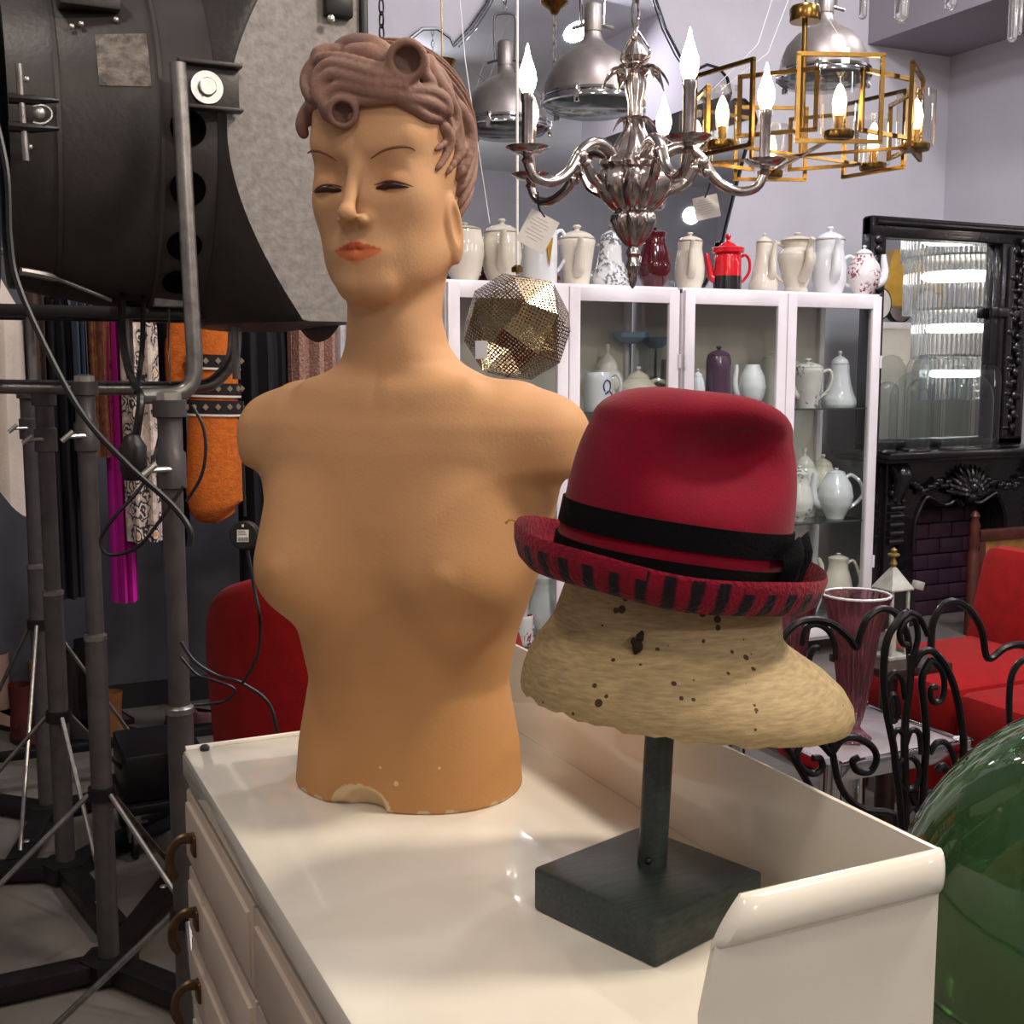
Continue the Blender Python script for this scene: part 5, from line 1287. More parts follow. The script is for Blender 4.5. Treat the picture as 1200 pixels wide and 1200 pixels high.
# ================================================================== fireplace with overmantel mirror
m_marb = mat('black_lacquered_wood', '#0f0d10', .22, var=.5, ns=25, bump=.15, bs=60, coat=.3, col2='#1e1a1e')
FY = 4.74
fx = lambda px, Y=FY: onY(px, 434, Y).x
def fireplace():
    zt = onY(1100, 526, FY).z
    x0 = fx(1027); x1 = x0 + 1.36; xc = fx(1133)
    t = thing('fireplace', 'carved black fireplace surround with ogee arched opening', 'fireplace', ((x0 + x1) / 2, FY, 0))
    W = dict(parent=t, world=True); Yb = FY + .30
    m = MB().box((x0 - .03, FY - .16, zt - .035), (x1 + .03, Yb, zt), .008).build('mantel_shelf', m_marb, **W)
    MB().box((x0 - .01, FY - .11, zt - .06), (x1 + .01, Yb, zt - .033), .008).build('mantel_moulding', m_marb, **W)
    # front plate with arched opening
    op = [(1070, 800), (1069, 640), (1071, 612), (1077, 595), (1084, 583), (1092, 585), (1103, 591), (1112, 590), (1120, 584), (1133, 592)]
    L = [onY(x, y, FY) for x, y in op]; L = [(v.x - xc, v.z) for v in L]; L[0] = (L[0][0], 0.); L[-1] = (0, L[-1][1])
    Rr = [(-x, z) for x, z in L[::-1][1:]]
    O = L + Rr
    b = MB(); zt2 = zt - .05; n = len(O); top = []
    for i, (x, z) in enumerate(O):
        X = xc + x
        if i == 0: q = (x0 + .02, 0)
        elif i == n - 1: q = (x1 - .02, 0)
        elif i == 1: q = (x0 + .02, z)
        elif i == n - 2: q = (x1 - .02, z)
        elif i == 2: q = (x0 + .02, zt2)
        elif i == n - 3: q = (x1 - .02, zt2)
        else: q = (X, zt2)
        top.append(q)
    for i in range(n - 1):
        a, c = O[i], O[i + 1]; d, e = top[i], top[i + 1]
        vs = [(xc + a[0], FY, a[1]), (xc + c[0], FY, c[1]), (e[0], FY, e[1]), (d[0], FY, d[1])]
        vs2 = [(v[0], FY + .10, v[2]) for v in vs]
        b.add(vs + vs2, [(0, 1, 2, 3), (7, 6, 5, 4), (0, 4, 5, 1), (2, 6, 7, 3)])
    b.build('front_plate', m_marb, smooth=False, **W)
    MB().tube(spl([(xc + x, FY - .006, z) for x, z in O[1:10]], 4), .012, 8).build('arch_moulding', m_marb, **W)
    MB().tube(spl([(xc + x, FY - .006, z) for x, z in O[9:-1]], 4), .012, 8).build('arch_moulding', m_marb, **W)
    # carved palmette over the arch
    rg = random.Random(4)
    c = onY(1133, 580, FY - .02)
    b = MB()
    for ring_, (nn, L_) in enumerate(((13, .17), (11, .12), (9, .075))):
        for k in range(nn):
            a = PI * (.06 + .88 * k / (nn - 1)); d = Vector((math.cos(a), 0, math.sin(a)))
            P = [c + d * .02 + Vector((0, -.012 - .012 * ring_, 0)), c + d * L_ * .6 + Vector((0, -.028 - .012 * ring_, 0)), c + d * L_ + Vector((0, -.012 - .008 * ring_, 0))]
            b.tube(spl(P, 3), [.006, .011, .014, .015, .014, .010, .003], 6)
    b.ball(c + Vector((0, -.03, -.01)), (.035, .03, .03), 12, 8).build('carved_palmette', m_marb, **W)
    b = MB()
    for s in (-1, 1):
        for k in range(16):
            u = k / 15; p = c + Vector((s * (.10 + .34 * u), -.012, .03 + .03 * math.sin(u * 7) + .05 * u))
            b.ball(p + Vector((0, 0, rg.uniform(-.02, .02))), (.016 + .01 * rg.random(), .012, .012 + .012 * rg.random()), 8, 5)
    b.build('carved_foliage', m_marb, **W)
    # pilasters: carved head, ribs
    for xp in (fx(1049), x1 - (fx(1049) - x0)):
        MB().box((xp - .055, FY - .03, 0), (xp + .055, FY + .06, zt - .06), .006).build('pilaster', m_marb, **W)
        MB().tube(spl([(xp, FY - .04, zt - .08), (xp, FY - .085, zt - .12), (xp, FY - .07, zt - .19), (xp, FY - .045, zt - .24)], 4), [.05] * 6 + [.042] * 4 + [.035] * 3, 12).build('acanthus_console', m_marb, **W)
        for k in range(14):
            a = k * 2.399; MB().ball((xp + .04 * math.cos(a), FY - .055, zt - .17 - .012 * k), (.014, .014, .016), 8, 5).build('carved_bead', m_marb, **W) if k < 9 else None
        for k in range(5):
            MB().tube([(xp - .048, FY - .045, zt - .30 - .045 * k), (xp + .048, FY - .045, zt - .30 - .045 * k)], .018, 10).build('rib', m_marb, **W)
        MB().box((xp - .065, FY - .045, 0), (xp + .065, FY + .06, .14), .006).build('plinth_block', m_marb, **W)
    # firebox: purple painted brick
    m_br = mat('plum_painted_brick', '#35182b', .7, var=.2, ns=14, bump=.2, bs=60); m_mo = mat('plum_mortar', '#22101c', .9)
    yb = FY + .17; xl = xc + O[0][0] - .02; xr = xc - O[0][0] + .02
    MB().box((xl, yb + .02, 0), (xr, yb + .10, .75), 0).build('firebox_back', m_mo, **W)
    bx = MB().box((xl - .03, FY + .1, .75), (xr + .03, yb + .1, .78)).box((xl - .03, FY + .1, 0), (xl, yb + .1, .76)).box((xr, FY + .1, 0), (xr + .03, yb + .1, .76)).build('firebox_shell', m_blk, **W)
    bh, bw_ = .088, .175; me = None
    for r_ in range(8):
        for k in range(-1, 4):
            xx = xl + k * bw_ + (bw_ / 2 if r_ % 2 else 0); x_a = max(xl, xx); x_b = min(xr, xx + bw_ - .008)
            if x_b - x_a < .03: continue
            MB().box((x_a, yb + rg.uniform(-.002, .002), r_ * bh + .004), (x_b, yb + .025, r_ * bh + bh - .004), .003).build('brick', m_br, **W)
    # wall mirror over the mantel
    return zt
FZ = fireplace()
def overmantel():
    Y = FY + .06; x0 = fx(1011, Y); x1 = fx(1197, Y); z0 = FZ + .004; z1 = onY(1011, 252, Y).z
    t = thing('overmantel_mirror', 'tall mirror in carved black frame standing on the fireplace', 'mirror', ((x0 + x1) / 2, Y, z0))
    W = dict(parent=t, world=True)
    wl, wr, wt, wb = .105, .22, .105, .05
    MB().box((x0 + wl - .01, Y + .03, z0 + wb - .01), (x1 - wr + .01, Y + .036, z1 - wt + .01)).build('glass', m_mirror, smooth=False, **W)
    MB().box((x0 + .01, Y + .036, z0), (x1 - .01, Y + .05, z1 - .01)).build('backing', m_blk, **W)
    def bar(name, a, b):
        MB().box(a, b, .012).build(name, m_marb, **W)
    bar('frame_stile', (x0, Y - .03, z0), (x0 + wl, Y + .04, z1)); bar('frame_stile', (x1 - wr, Y - .03, z0), (x1, Y + .04, z1))
    bar('frame_rail', (x0, Y - .035, z1 - wt), (x1, Y + .04, z1)); bar('frame_rail', (x0, Y - .03, z0), (x1, Y + .04, z0 + wb))
    MB().tube([(x0 + .02, Y - .035, z1 - .03), (x1 - .02, Y - .035, z1 - .03)], .022, 10).build('top_bead', m_marb, **W)
    for s in (0, 1):
        xx = x1 - wr + .06 + .10 * s; MB().tube([(xx, Y - .035, z0 + .05), (xx, Y - .035, z1 - .12)], .024, 10).build('side_column', m_marb, **W)
    rg = random.Random(9)
    for z in np.linspace(z0 + .1, z1 - .08, 17):
        b = MB()
        for q in range(3): b.ball((x1 - wr + .11 + rg.uniform(-.05, .05), Y - .05, z + rg.uniform(-.02, .02)), (rg.uniform(.014, .028), .016, rg.uniform(.014, .03)), 8, 5)
        b.build('carved_leaf', m_marb, **W); 
    for k in range(8):
        b = MB(); b.ball((x0 + .05 + rg.uniform(-.02, .02), Y - .035, z1 - .12 - k * .05), (.026, .014, .026), 8, 5).build('carved_leaf', m_marb, **W)
    MB().box((x1 - wr - .03, Y - .05, (z0 + z1) / 2 + .1), (x1 + .01, Y, (z0 + z1) / 2 + .16), .01).build('column_band', m_marb, **W)
overmantel()
# glass domes on the mantel
m_dome = thin_glass('dome_glass', '#f4f7f7', 1.6, .01, .05)
doms = [(1042, 508, 26, 84, 4.69, 'glass dome on mantel half hidden by the vitrine'), (1079, 508, 44, 112, 4.80, 'tall glass dome on mantel in the back row beside the vitrine'), (1122, 508, 47, 112, 4.80, 'tall glass dome on mantel in the back row, middle'), (1160, 508, 36, 98, 4.80, 'slim glass dome on mantel next to the mirror frame'),
        (1079, 514, 36, 86, 4.68, 'short narrow glass dome in the front row on the mantel'), (1137, 514, 80, 92, 4.685, 'wide glass dome in the front row on the mantel')]
for (px, py, w_, h_, Y, lab) in doms:
    Y = 4.635 if h_ < 95 else 4.722
    p = onY(px, 434, Y); D_ = (p - _C).dot(_fw); s = D_ / F; r_ = w_ * s / 2; H = h_ * s
    r_y = min(1., .042 / r_) if h_ < 95 else min(1, .040 / r_)
    t = thing('glass_dome', lab, 'glass dome', (p.x, Y, FZ), 'glass domes on the mantel')
    pr = [(r_, .012), (r_, H - r_ * .9)] + [(r_ * math.cos(a), H - r_ * .9 + r_ * .9 * math.sin(a)) for a in np.linspace(.12, PI / 2, 9)]
    MB().lathe(pr, 32, sq=r_y).build('glass', m_dome, t)
    MB().lathe([(0, 0), (r_ * 1.08, 0), (r_ * 1.08, .010), (r_ * 1.02, .014), (0, .014)], 32, sq=r_y).build('base', m_marb, t)

# ================================================================== things the mantel mirror reflects: crystal chandelier, toy car on a white shelf
m_crys = mat('crystal_rods', '#f2f4f6', .03, trans=.85, var=.0, ior=1.45)
def mirrored(px, py, Yreal, Ym=FY + .09): p = onY(px, py, 2 * Ym - Yreal); return Vector((p.x, Yreal, p.z))
m_ledw = mat('lamp_tube_white', '#ffffff', .5, emit=14., emitcol='#fff6ea')
def crystal_chandelier():
    c = mirrored(1120, 400, 2.2); top = mirrored(1120, 262, 2.2).z
    t = thing('crystal_chandelier', 'tiered chandelier of hanging glass rods reflected in mantel mirror', 'chandelier', (c.x, c.y, top))
    tiers = [(top, .46, .30), (top - .27, .43, .46), (top - .70, .35, .40), (top - 1.08, .27, .36)]
    rod = MB().tube([(0, 0, 0), (0, 0, -1)], .011, 6); 
    me = rod.build('glass_rod', m_crys, t); first = True
    for i, (z, r_, h_) in enumerate(tiers):
        MB().lathe([(r_ - .02, z - top), (r_ + .012, z - top), (r_ + .012, z - top - .02), (r_ - .02, z - top - .02)], 32).build('tier_ring', m_bright, t)
        n = int(r_ * 2 * PI / .040)
        for k in range(n):
            a = 2 * PI * k / n
            o = me if first else me.copy()
            if not first: COL.objects.link(o); o.parent = t
            first = False
            o.location = (r_ * math.cos(a), r_ * math.sin(a), z - top - .02); o.scale = (1, 1, h_)
        MB().tube([((r_ * .62) * math.cos(a), (r_ * .62) * math.sin(a), z - top - .12 - .04 * (i > 0)) for a in np.linspace(0, 2 * PI, 24, endpoint=False)], .032, 8, closed=True).build('light_ring', m_ledw, t)
    MB().tube([(0, 0, 0), (0, 0, CEIL - top)], .008, 8).build('suspension', m_bright, t)
    MB().lathe([(0, -.01), (.46, -.01), (.46, 0), (0, 0)], 32).build('top_plate', m_bright, t)
crystal_chandelier()
def toy_car():
    a = mirrored(1050, 340, 1.3); tp = mirrored(1050, 379, 1.3).z
    cab = thing('white_shelf_unit', 'white shelf unit seen in the mantel mirror under the yellow toy car', 'shelf unit', (a.x, 1.3, 0))
    MB().box((-.75, -.22, tp - .06), (.9, .22, tp), .005).build('shelf_board', m_white, cab); MB().box((-.75, -.20, 0), (.9, .20, tp - .06), .005).build('body', m_cback, cab)
    c = thing('toy_car', 'yellow pedal car with big round white rimmed wheel, reflected in mantel mirror', 'toy car', (a.x - .1, 1.3, tp))
    m_y = mat('yellow_tin', '#c79a3e', .35, var=.15, ns=12, coat=.3)
    prof = [(-.45, .16), (-.48, .34), (-.40, .42), (-.16, .44), (-.08, .64), (.16, .66), (.30, .46), (.52, .40), (.56, .20), (.48, .14)]
    MB().prism([(x, -.16, z) for x, z in prof], (0, .32, 0)).build('body', m_y, c)
    for x in (-.28, .30):
        for y in (-.17, .17):
            w = MB().lathe([(0, -.03), (.15, -.03), (.16, 0), (.15, .03), (0, .03)], 28, (x, y, .16), M=Matrix.Rotation(PI / 2, 4, 'X')).build('wheel', m_blackrub, c)
            q = MB().lathe([(.105, -.034), (.135, -.034), (.135, .034), (.105, .034), (.105, -.034)], 28, (x, y, .16), M=Matrix.Rotation(PI / 2, 4, 'X')).build('white_rim', m_white, c); q.parent = w
toy_car()
# ================================================================== silver candle chandelier
m_silver = mat('tarnished_silver', '#c4bab8', .2, 1., var=.25, ns=40)
m_bulb = mat('candle_bulb', '#fff4e0', .3, emit=26., emitcol='#fff1da')
m_bulbw = mat('warm_bulb', '#ffe2b0', .3, emit=22., emitcol='#ffdca6')
SCD = 2.67
def silver_chandelier():
    c = at(743, 193, SCD); k = SCD / F
    t = thing('silver_chandelier', 'ornate silver five armed candle chandelier with lit flame bulbs', 'chandelier', c)
    z = lambda y: (193 - y) * k
    prof = [(40, 2), (48, 5), (54, 4), (60, 10), (72, 17), (78, 9), (84, 10), (98, 13), (110, 12), (124, 8), (140, 9), (152, 12), (165, 17), (176, 22), (184, 25), (188, 33), (194, 35), (198, 30), (204, 37), (214, 38), (224, 36), (234, 31), (243, 24), (247, 18), (251, 22), (258, 23), (266, 20), (276, 15), (284, 11), (288, 6), (292, 8), (296, 9), (300, 6), (305, 7), (310, 9), (315, 6), (320, 6), (326, 5), (333, 3), (336, .5)]
    MB().lathe([(r_ * k, z(y)) for y, r_ in prof][::-1], 40, flute=lambda a, i: 1 + (.22 * abs(math.sin(a * 5)) if 12 <= len(prof) - 1 - i <= 23 or 24 <= len(prof) - 1 - i <= 27 else .03 * math.sin(a * 10))).build('column', m_silver, t)
    lf = MB().grid(lambda u, v: ((.010 + .040 * v ** 1.3) , (u - .5) * .036 * math.sin(PI * min(1, .25 + .75 * v)) * (1 - .5 * v ** 4), .030 * v - .045 * v ** 3 + .006 * (abs(u - .5) * 2) ** 2), 6, 8)
    for (y, n, sc) in ((98, 8, 1.55), (150, 8, 1.0), (186, 10, .8)):
        for q in range(n):
            b = MB(); b.v = list(lf.v); b.f = list(lf.f); M = Matrix.Translation((0, 0, z(y) + .005)) @ Matrix.Rotation(2 * PI * q / n, 4, 'Z') @ Matrix.Scale(sc, 4)
            b.v = [tuple(M @ Vector(v)) for v in b.v]; b.build('cast_leaf', m_silver, t)
    for q in range(4):
        a = 2 * PI * q / 4 + .3; d = Vector((math.cos(a), math.sin(a), 0))
        MB().tube(spl([d * (4 * k) + Vector((0, 0, z(44))), d * (15 * k) + Vector((0, 0, z(58))), d * (22 * k) + Vector((0, 0, z(70))), d * (12 * k) + Vector((0, 0, z(80)))], 5), .003, 6).build('cage_scroll', m_silver, t)
    A0 = math.atan2(_rt.y, _rt.x)
    for i in range(5):
        a = A0 - R(2 + 72 * i); d = Vector((math.cos(a), math.sin(a), 0))
        ar = thing('arm', None, None); ar.name = 'arm'
        COL.objects.unlink(ar); bpy.data.objects.remove(ar)
        P = [(20, -12), (34, 10), (56, 19), (77, 8), (96, -18), (121, -31), (143, -27), (152, -12)]
        pts = spl([d * (x * k) + Vector((0, 0, y * k)) for x, y in P], 5); n = len(pts)
        arm = MB().tube(pts, [.0150 - .0055 * j / n for j in range(n)], 12).build('arm', m_silver, t)
        m_ = d * (79 * k) + Vector((0, 0, 2 * k))
        for s_, rr in (((0, 0, 0), .018), ((7, 0, -11), .014), ((-8, 0, -7), .013)):
            o = MB().ball(m_ + d * (s_[0] * k) + Vector((0, 0, s_[2] * k)), rr, 10, 7).build('arm_knop', m_silver, t); o.parent = arm
        o = MB().tube(spl([d * (70 * k) + Vector((0, 0, -6 * k)), d * (60 * k) + Vector((0, 0, -22 * k)), d * (46 * k) + Vector((0, 0, -30 * k)), d * (30 * k) + Vector((0, 0, -38 * k))], 5), [.012] * 6 + [.010] * 5 + [.007] * 5, 8).build('under_scroll', m_silver, t); o.parent = arm
        e = d * (152 * k)
        MB().lathe([(0, -.030), (.008, -.028), (.014, -.020), (.009, -.012), (.013, -.006), (.030, -.004), (.046, .006), (.047, .009), (.040, .006), (.012, .002), (0, .002)], 28, e).build('drip_pan', m_silver, t)
        sl = MB().lathe([(.0125, .002), (.0125, .100), (.0145, .104), (.0145, .118), (.010, .120), (0, .120)], 18, e).build('candle_sleeve', m_silver, t)
        MB().lathe([(.010, .119), (.0165, .132), (.0195, .146), (.018, .162), (.012, .180), (.006, .198), (.003, .214), (0, .222)], 18, e).build('flame_bulb', m_bulb, t)
    # chain up to the ceiling
    zz = z(40); n = 0
    while c.z + zz < CEIL and n < 40:
        M = Matrix.Translation((0, 0, zz + .032)) @ Matrix.Rotation(PI / 2 * (n % 2) + .4, 4, 'Z')
        MB().tube([M @ Vector((.012 * math.cos(a), 0, .034 * math.sin(a))) for a in np.linspace(0, 2 * PI, 14, endpoint=False)], .0035, 6, closed=True).build('chain_link', m_silver, t)
        zz += .058; n += 1
    return c
silver_chandelier()
m_card = mat('price_card', '#dcd8d6', .6, var=.03)
m_ink = mat('faint_print', '#b9b5b5', .7)
def price_tag(px, py, D, w_, h_, ang, label, up):
    c = at(px, py, D); t = thing('price_tag', label, 'price tag', c, 'price tags on the silver chandelier')
    M = Matrix.Rotation(math.atan2(_rt.y, _rt.x), 4, 'Z') @ Matrix.Rotation(R(ang), 4, 'Y')
    MB().box((-w_ / 2, -.0006, -h_ / 2), (w_ / 2, .0006, h_ / 2), M=M).build('card', m_card, t, smooth=False)
    b = MB()
    for q in range(7):
        zz = h_ * (.34 - .10 * q); L = w_ * (.62 if q % 3 else .40); b.box((-L / 2 - w_ * .05, -.0011, zz - .0007), (L / 2 - w_ * .05, -.0007, zz + .0007), M=M)
    b.build('print_lines', m_ink, t, smooth=False)['kind'] = 'stuff'
    MB().tube(spl([M @ Vector((0, 0, h_ / 2 - .004)), Vector((.003, 0, h_ / 2 + .012)), Vector(up)], 4), .0022, 6).build('ribbon_tie', m_cable, t)
price_tag(630, 271, SCD - .05, .070, .078, 28, 'white price card on black ribbon, the card hanging over the white pots', (.0, 0, .085))
price_tag(828, 243, SCD + .05, .058, .052, -12, 'white price card on the chandelier arm towards the brass lamp', (.008, 0, .055))

# ================================================================== brass hexagonal chandelier
m_brass = mat('brushed_brass', '#8d6c38', .26, 1., var=.15, ns=40)
m_cup = thin_glass('lamp_glass', '#fbfaf6', 1.2, .01, .07)
BD = 3.40
def brass_chandelier():
    c = at(940, 140, BD); t = thing('brass_chandelier', 'brass chandelier of interlocking rectangles with glass cups and lit bulbs', 'chandelier', c)
    A0 = math.atan2(_rt.y, _rt.x)
    rod_p = at(934, 30, BD) - c
    MB().tube([(0, 0, -.10), (0, 0, .30)], .008, 12).build('rod', m_brass, t)
    MB().lathe([(0, .27), (.042, .27), (.044, .275), (.044, .305), (.040, .312), (0, .312)], 28).build('canopy', m_brass, t)
    MB().tube([(0, 0, .31), (0, 0, CEIL - c.z)], .003, 6).build('cable', m_cable, t)
    def rect(R0, a, w, z0, z1, bar, name):
        d = Vector((math.cos(a), math.sin(a), 0)); n = Vector((-d.y, d.x, 0)); M = Matrix.Translation(d * R0) @ Matrix.Rotation(a, 4, 'Z'); b = MB(); h = bar / 2
        b.box((-h, -w / 2, z1 - bar), (h, w / 2, z1), M=M).box((-h, -w / 2, z0), (h, w / 2, z0 + bar), M=M)
        b.box((-h, -w / 2, z0 + bar * .5), (h, -w / 2 + bar, z1 - bar * .5), M=M).box((-h, w / 2 - bar, z0 + bar * .5), (h, w / 2, z1 - bar * .5), M=M)
        return b.build(name, m_brass, t, smooth=False)
    for i in range(6):
        a = A0 + R(60 * i - 90 + 4)
        f = rect(.315, a, .235, -.125, .105, .0105, 'outer_frame'); a2 = a + R(30)
        rect(.300, a2, .215, -.095, .070, .0105, 'inner_frame')
        d = Vector((math.cos(a), math.sin(a), 0)); p = d * .315
        MB().lathe([(0, -.113), (.038, -.113), (.040, -.108), (.040, -.095), (.034, -.092), (.012, -.090), (.011, -.055), (.0, -.054)], 24, p).build('lamp_plate', m_brass, t)
        MB().lathe([(.050, -.100), (.052, -.03), (.053, .045)], 28, p).build('glass_cup', m_cup, t)
        MB().lathe([(.009, -.055), (.017, -.035), (.019, -.020), (.014, .004), (.006, .022), (0, .028)], 14, p).build('bulb', m_bulbw, t)
        MB().box((0, -.005, -.106), (.315, .005, -.098), M=Matrix.Rotation(a, 4, 'Z')).build('spoke', m_brass, t)
brass_chandelier()

# ================================================================== industrial dome pendants
m_nick = mat('brushed_nickel_dome', '#7f7773', .42, .65, var=.12, ns=20)
m_chrome = mat('polished_chrome', '#c9c9cc', .1, 1., var=.05)
m_lens = thin_glass('pendant_lens', '#dfe6e6', 1.0, .05, .10)
def dome(px, rimy, D, hw, label):
    p = at(px, rimy, D); k = D / F; r_ = hw * k
    t = thing('dome_pendant', label, 'pendant lamp', p, 'industrial dome pendants')
    s = r_ / .185
    MB().lathe([(x * s, y * s) for x, y in [(.180, .012), (.178, .03), (.170, .075), (.150, .125), (.115, .165), (.075, .190), (.050, .205), (.036, .225), (.030, .250), (.028, .26), (.027, .255), (.034, .22), (.07, .185), (.11, .160), (.145, .12), (.166, .07), (.174, .012)]], 48).build('shade', m_nick, t)
    MB().lathe([(x * s, y * s) for x, y in [(.176, .030), (.186, .028), (.188, .018), (.183, .014), (.188, .008), (.188, -.004), (.182, -.008), (.174, -.004), (.174, .03)]], 48).build('rim_ring', m_chrome, t)
    MB().lathe([(x * s, y * s) for x, y in [(.178, -.004), (.165, -.022), (.12, -.036), (.06, -.042), (0, -.044)]], 40).build('glass_lens', m_lens, t)
    MB().lathe([(x * s, y * s) for x, y in [(.0, .25), (.033, .25), (.033, .34), (.026, .348), (0, .35)]], 24).build('neck', m_nick, t)
    A0 = math.atan2(_rt.y, _rt.x); u = Vector((math.cos(A0), math.sin(A0), 0)) * s
    MB().tube(spl([u * -.040 + Vector((0, 0, .27 * s)), u * -.045 + Vector((0, 0, .42 * s)), u * -.03 + Vector((0, 0, .455 * s)), u * .03 + Vector((0, 0, .455 * s)), u * .045 + Vector((0, 0, .42 * s)), u * .040 + Vector((0, 0, .27 * s))], 4), .006 * s, 8).build('yoke', m_chrome, t)
    for q in (-1, 1):
        MB().tube([u * (.03 * q) + Vector((0, 0, .275 * s)), u * (.075 * q) + Vector((0, 0, .262 * s))], .007 * s, 8).build('wing_screw', m_chrome, t)
    for q in range(3):
        a = A0 - PI / 2 - .35 + q * 2 * PI / 3; d = Vector((math.cos(a), math.sin(a), 0)) * s
        MB().box((-.008 * s, -.010 * s, -.03 * s), (.008 * s, .010 * s, .03 * s), .002, M=Matrix.Translation(d * .19) @ Matrix.Rotation(a, 4, 'Z')).build('clip', m_chrome, t)
    MB().ball((0, 0, .09 * s), .035 * s, 14, 10).build('bulb', m_porc3, t)
    zz = .455 * s; n = 0
    while p.z + zz < CEIL and n < 26:
        M = Matrix.Translation((0, 0, zz + .02)) @ Matrix.Rotation(PI / 2 * (n % 2) + .3, 4, 'Z')
        MB().tube([M @ Vector((.009 * math.cos(a), 0, .022 * math.sin(a))) for a in np.linspace(0, 2 * PI, 10, endpoint=False)], .0028, 5, closed=True).build('chain_link', m_chrome, t); zz += .038; n += 1
    return t
dome(694, 122, 4.15, 60, 'large nickel dome pendant behind the silver chandelier column')
dome(965, 92, 4.30, 54, 'nickel dome pendant above the brass chandelier with white label')
dome(592, 150, 4.75, 52, 'nickel dome pendant behind the candles by the mannequin hair')
# white label on a string at the second dome
lc = at(991, 65, 4.0); t = thing('hang_label', 'blank white label hanging on a string by the dome pendant', 'label', lc)
MB().box((-.014, -.001, -.026), (.014, .001, .026), M=Matrix.Rotation(math.atan2(_rt.y, _rt.x), 4, 'Z')).build('card', m_card, t, smooth=False)
MB().tube([(0, 0, .026), at(966, 14, 4.27) - lc], .0008, 5).build('string', m_card, t)
# chains and cords from the ceiling
def cord(name, pts, D, r, m, label, cat='cord'):
    return tag(MB().tube([at(x, y, D) for x, y in pts], r, 8).build(name, m), label, cat)
m_wcord = mat('white_cord', '#d8d6d4', .6)
cord('hanging_string', [(505, -400), (545, 70), (560, 170), (574, 262)], 4.3, .0018, m_wcord, 'thin white string slanting down by the mannequin hair')
cord('hanging_string', [(548, 78), (620, 138)], 4.9, .0012, m_greyrim, 'fine grey wire slanting across the mirror above the far dome')
cord('hanging_string', [(835, 105), (888, 52), (1010, -330)], 4.6, .0012, m_wcord, 'fine white string above the brass frame, upper')
cord('hanging_string', [(845, 105), (900, 62), (1050, -330)], 4.6, .0012, m_wcord, 'fine white string above the brass frame, lower')
t = thing('black_chain', 'short black chain hanging above the mannequin hair', 'chain', at(447, 20, 3.6))
MB().tube([(0, 0, .05), (0, 0, .5)], .007, 8).build('strap', m_cable, t)
for n in range(5):
    M = Matrix.Translation((0, 0, .03 - .038 * n)) @ Matrix.Rotation(PI / 2 * (n % 2) + .4, 4, 'Z')
    MB().tube([M @ Vector((.009 * math.cos(a), 0, .024 * math.sin(a))) for a in np.linspace(0, 2 * PI, 12, endpoint=False)], .003, 6, closed=True).build('chain_link', m_blk, t)
t = thing('brass_cup_pendant', 'small brass fluted ceiling cup with chain above the dome pendants', 'pendant lamp', at(650, 8, 4.6))
MB().lathe([(0, -.03), (.012, -.028), (.022, -.01), (.05, .012), (.052, .02), (.03, .03), (.012, .045), (0, .046)], 24, flute=lambda a, i: 1 + .07 * abs(math.sin(a * 4))).build('cup', m_brass, t)
for n in range(10):
    M = Matrix.Translation((0, 0, -.05 - .034 * n)) @ Matrix.Rotation(PI / 2 * (n % 2) + .4, 4, 'Z')
    MB().tube([M @ Vector((.008 * math.cos(a), 0, .021 * math.sin(a))) for a in np.linspace(0, 2 * PI, 10, endpoint=False)], .0026, 5, closed=True).build('chain_link', m_greyrim, t)
MB().tube([(0, 0, .04), (0, 0, 1.0)], .004, 6).build('rod', m_brass, t)
t = thing('brass_cone_lamp', 'small brass cone shade showing behind the mannequin hair', 'pendant lamp', at(518, 82, 4.4))
MB().lathe([(.052, .035), (.045, .02), (.022, -.03), (.012, -.06), (.010, -.06), (.02, -.03), (.043, .02), (.05, .035)], 24).build('shade', m_brass, t)
MB().tube([(0, 0, -.05), (0, 0, .9)], .003, 6).build('stem', m_brass, t)

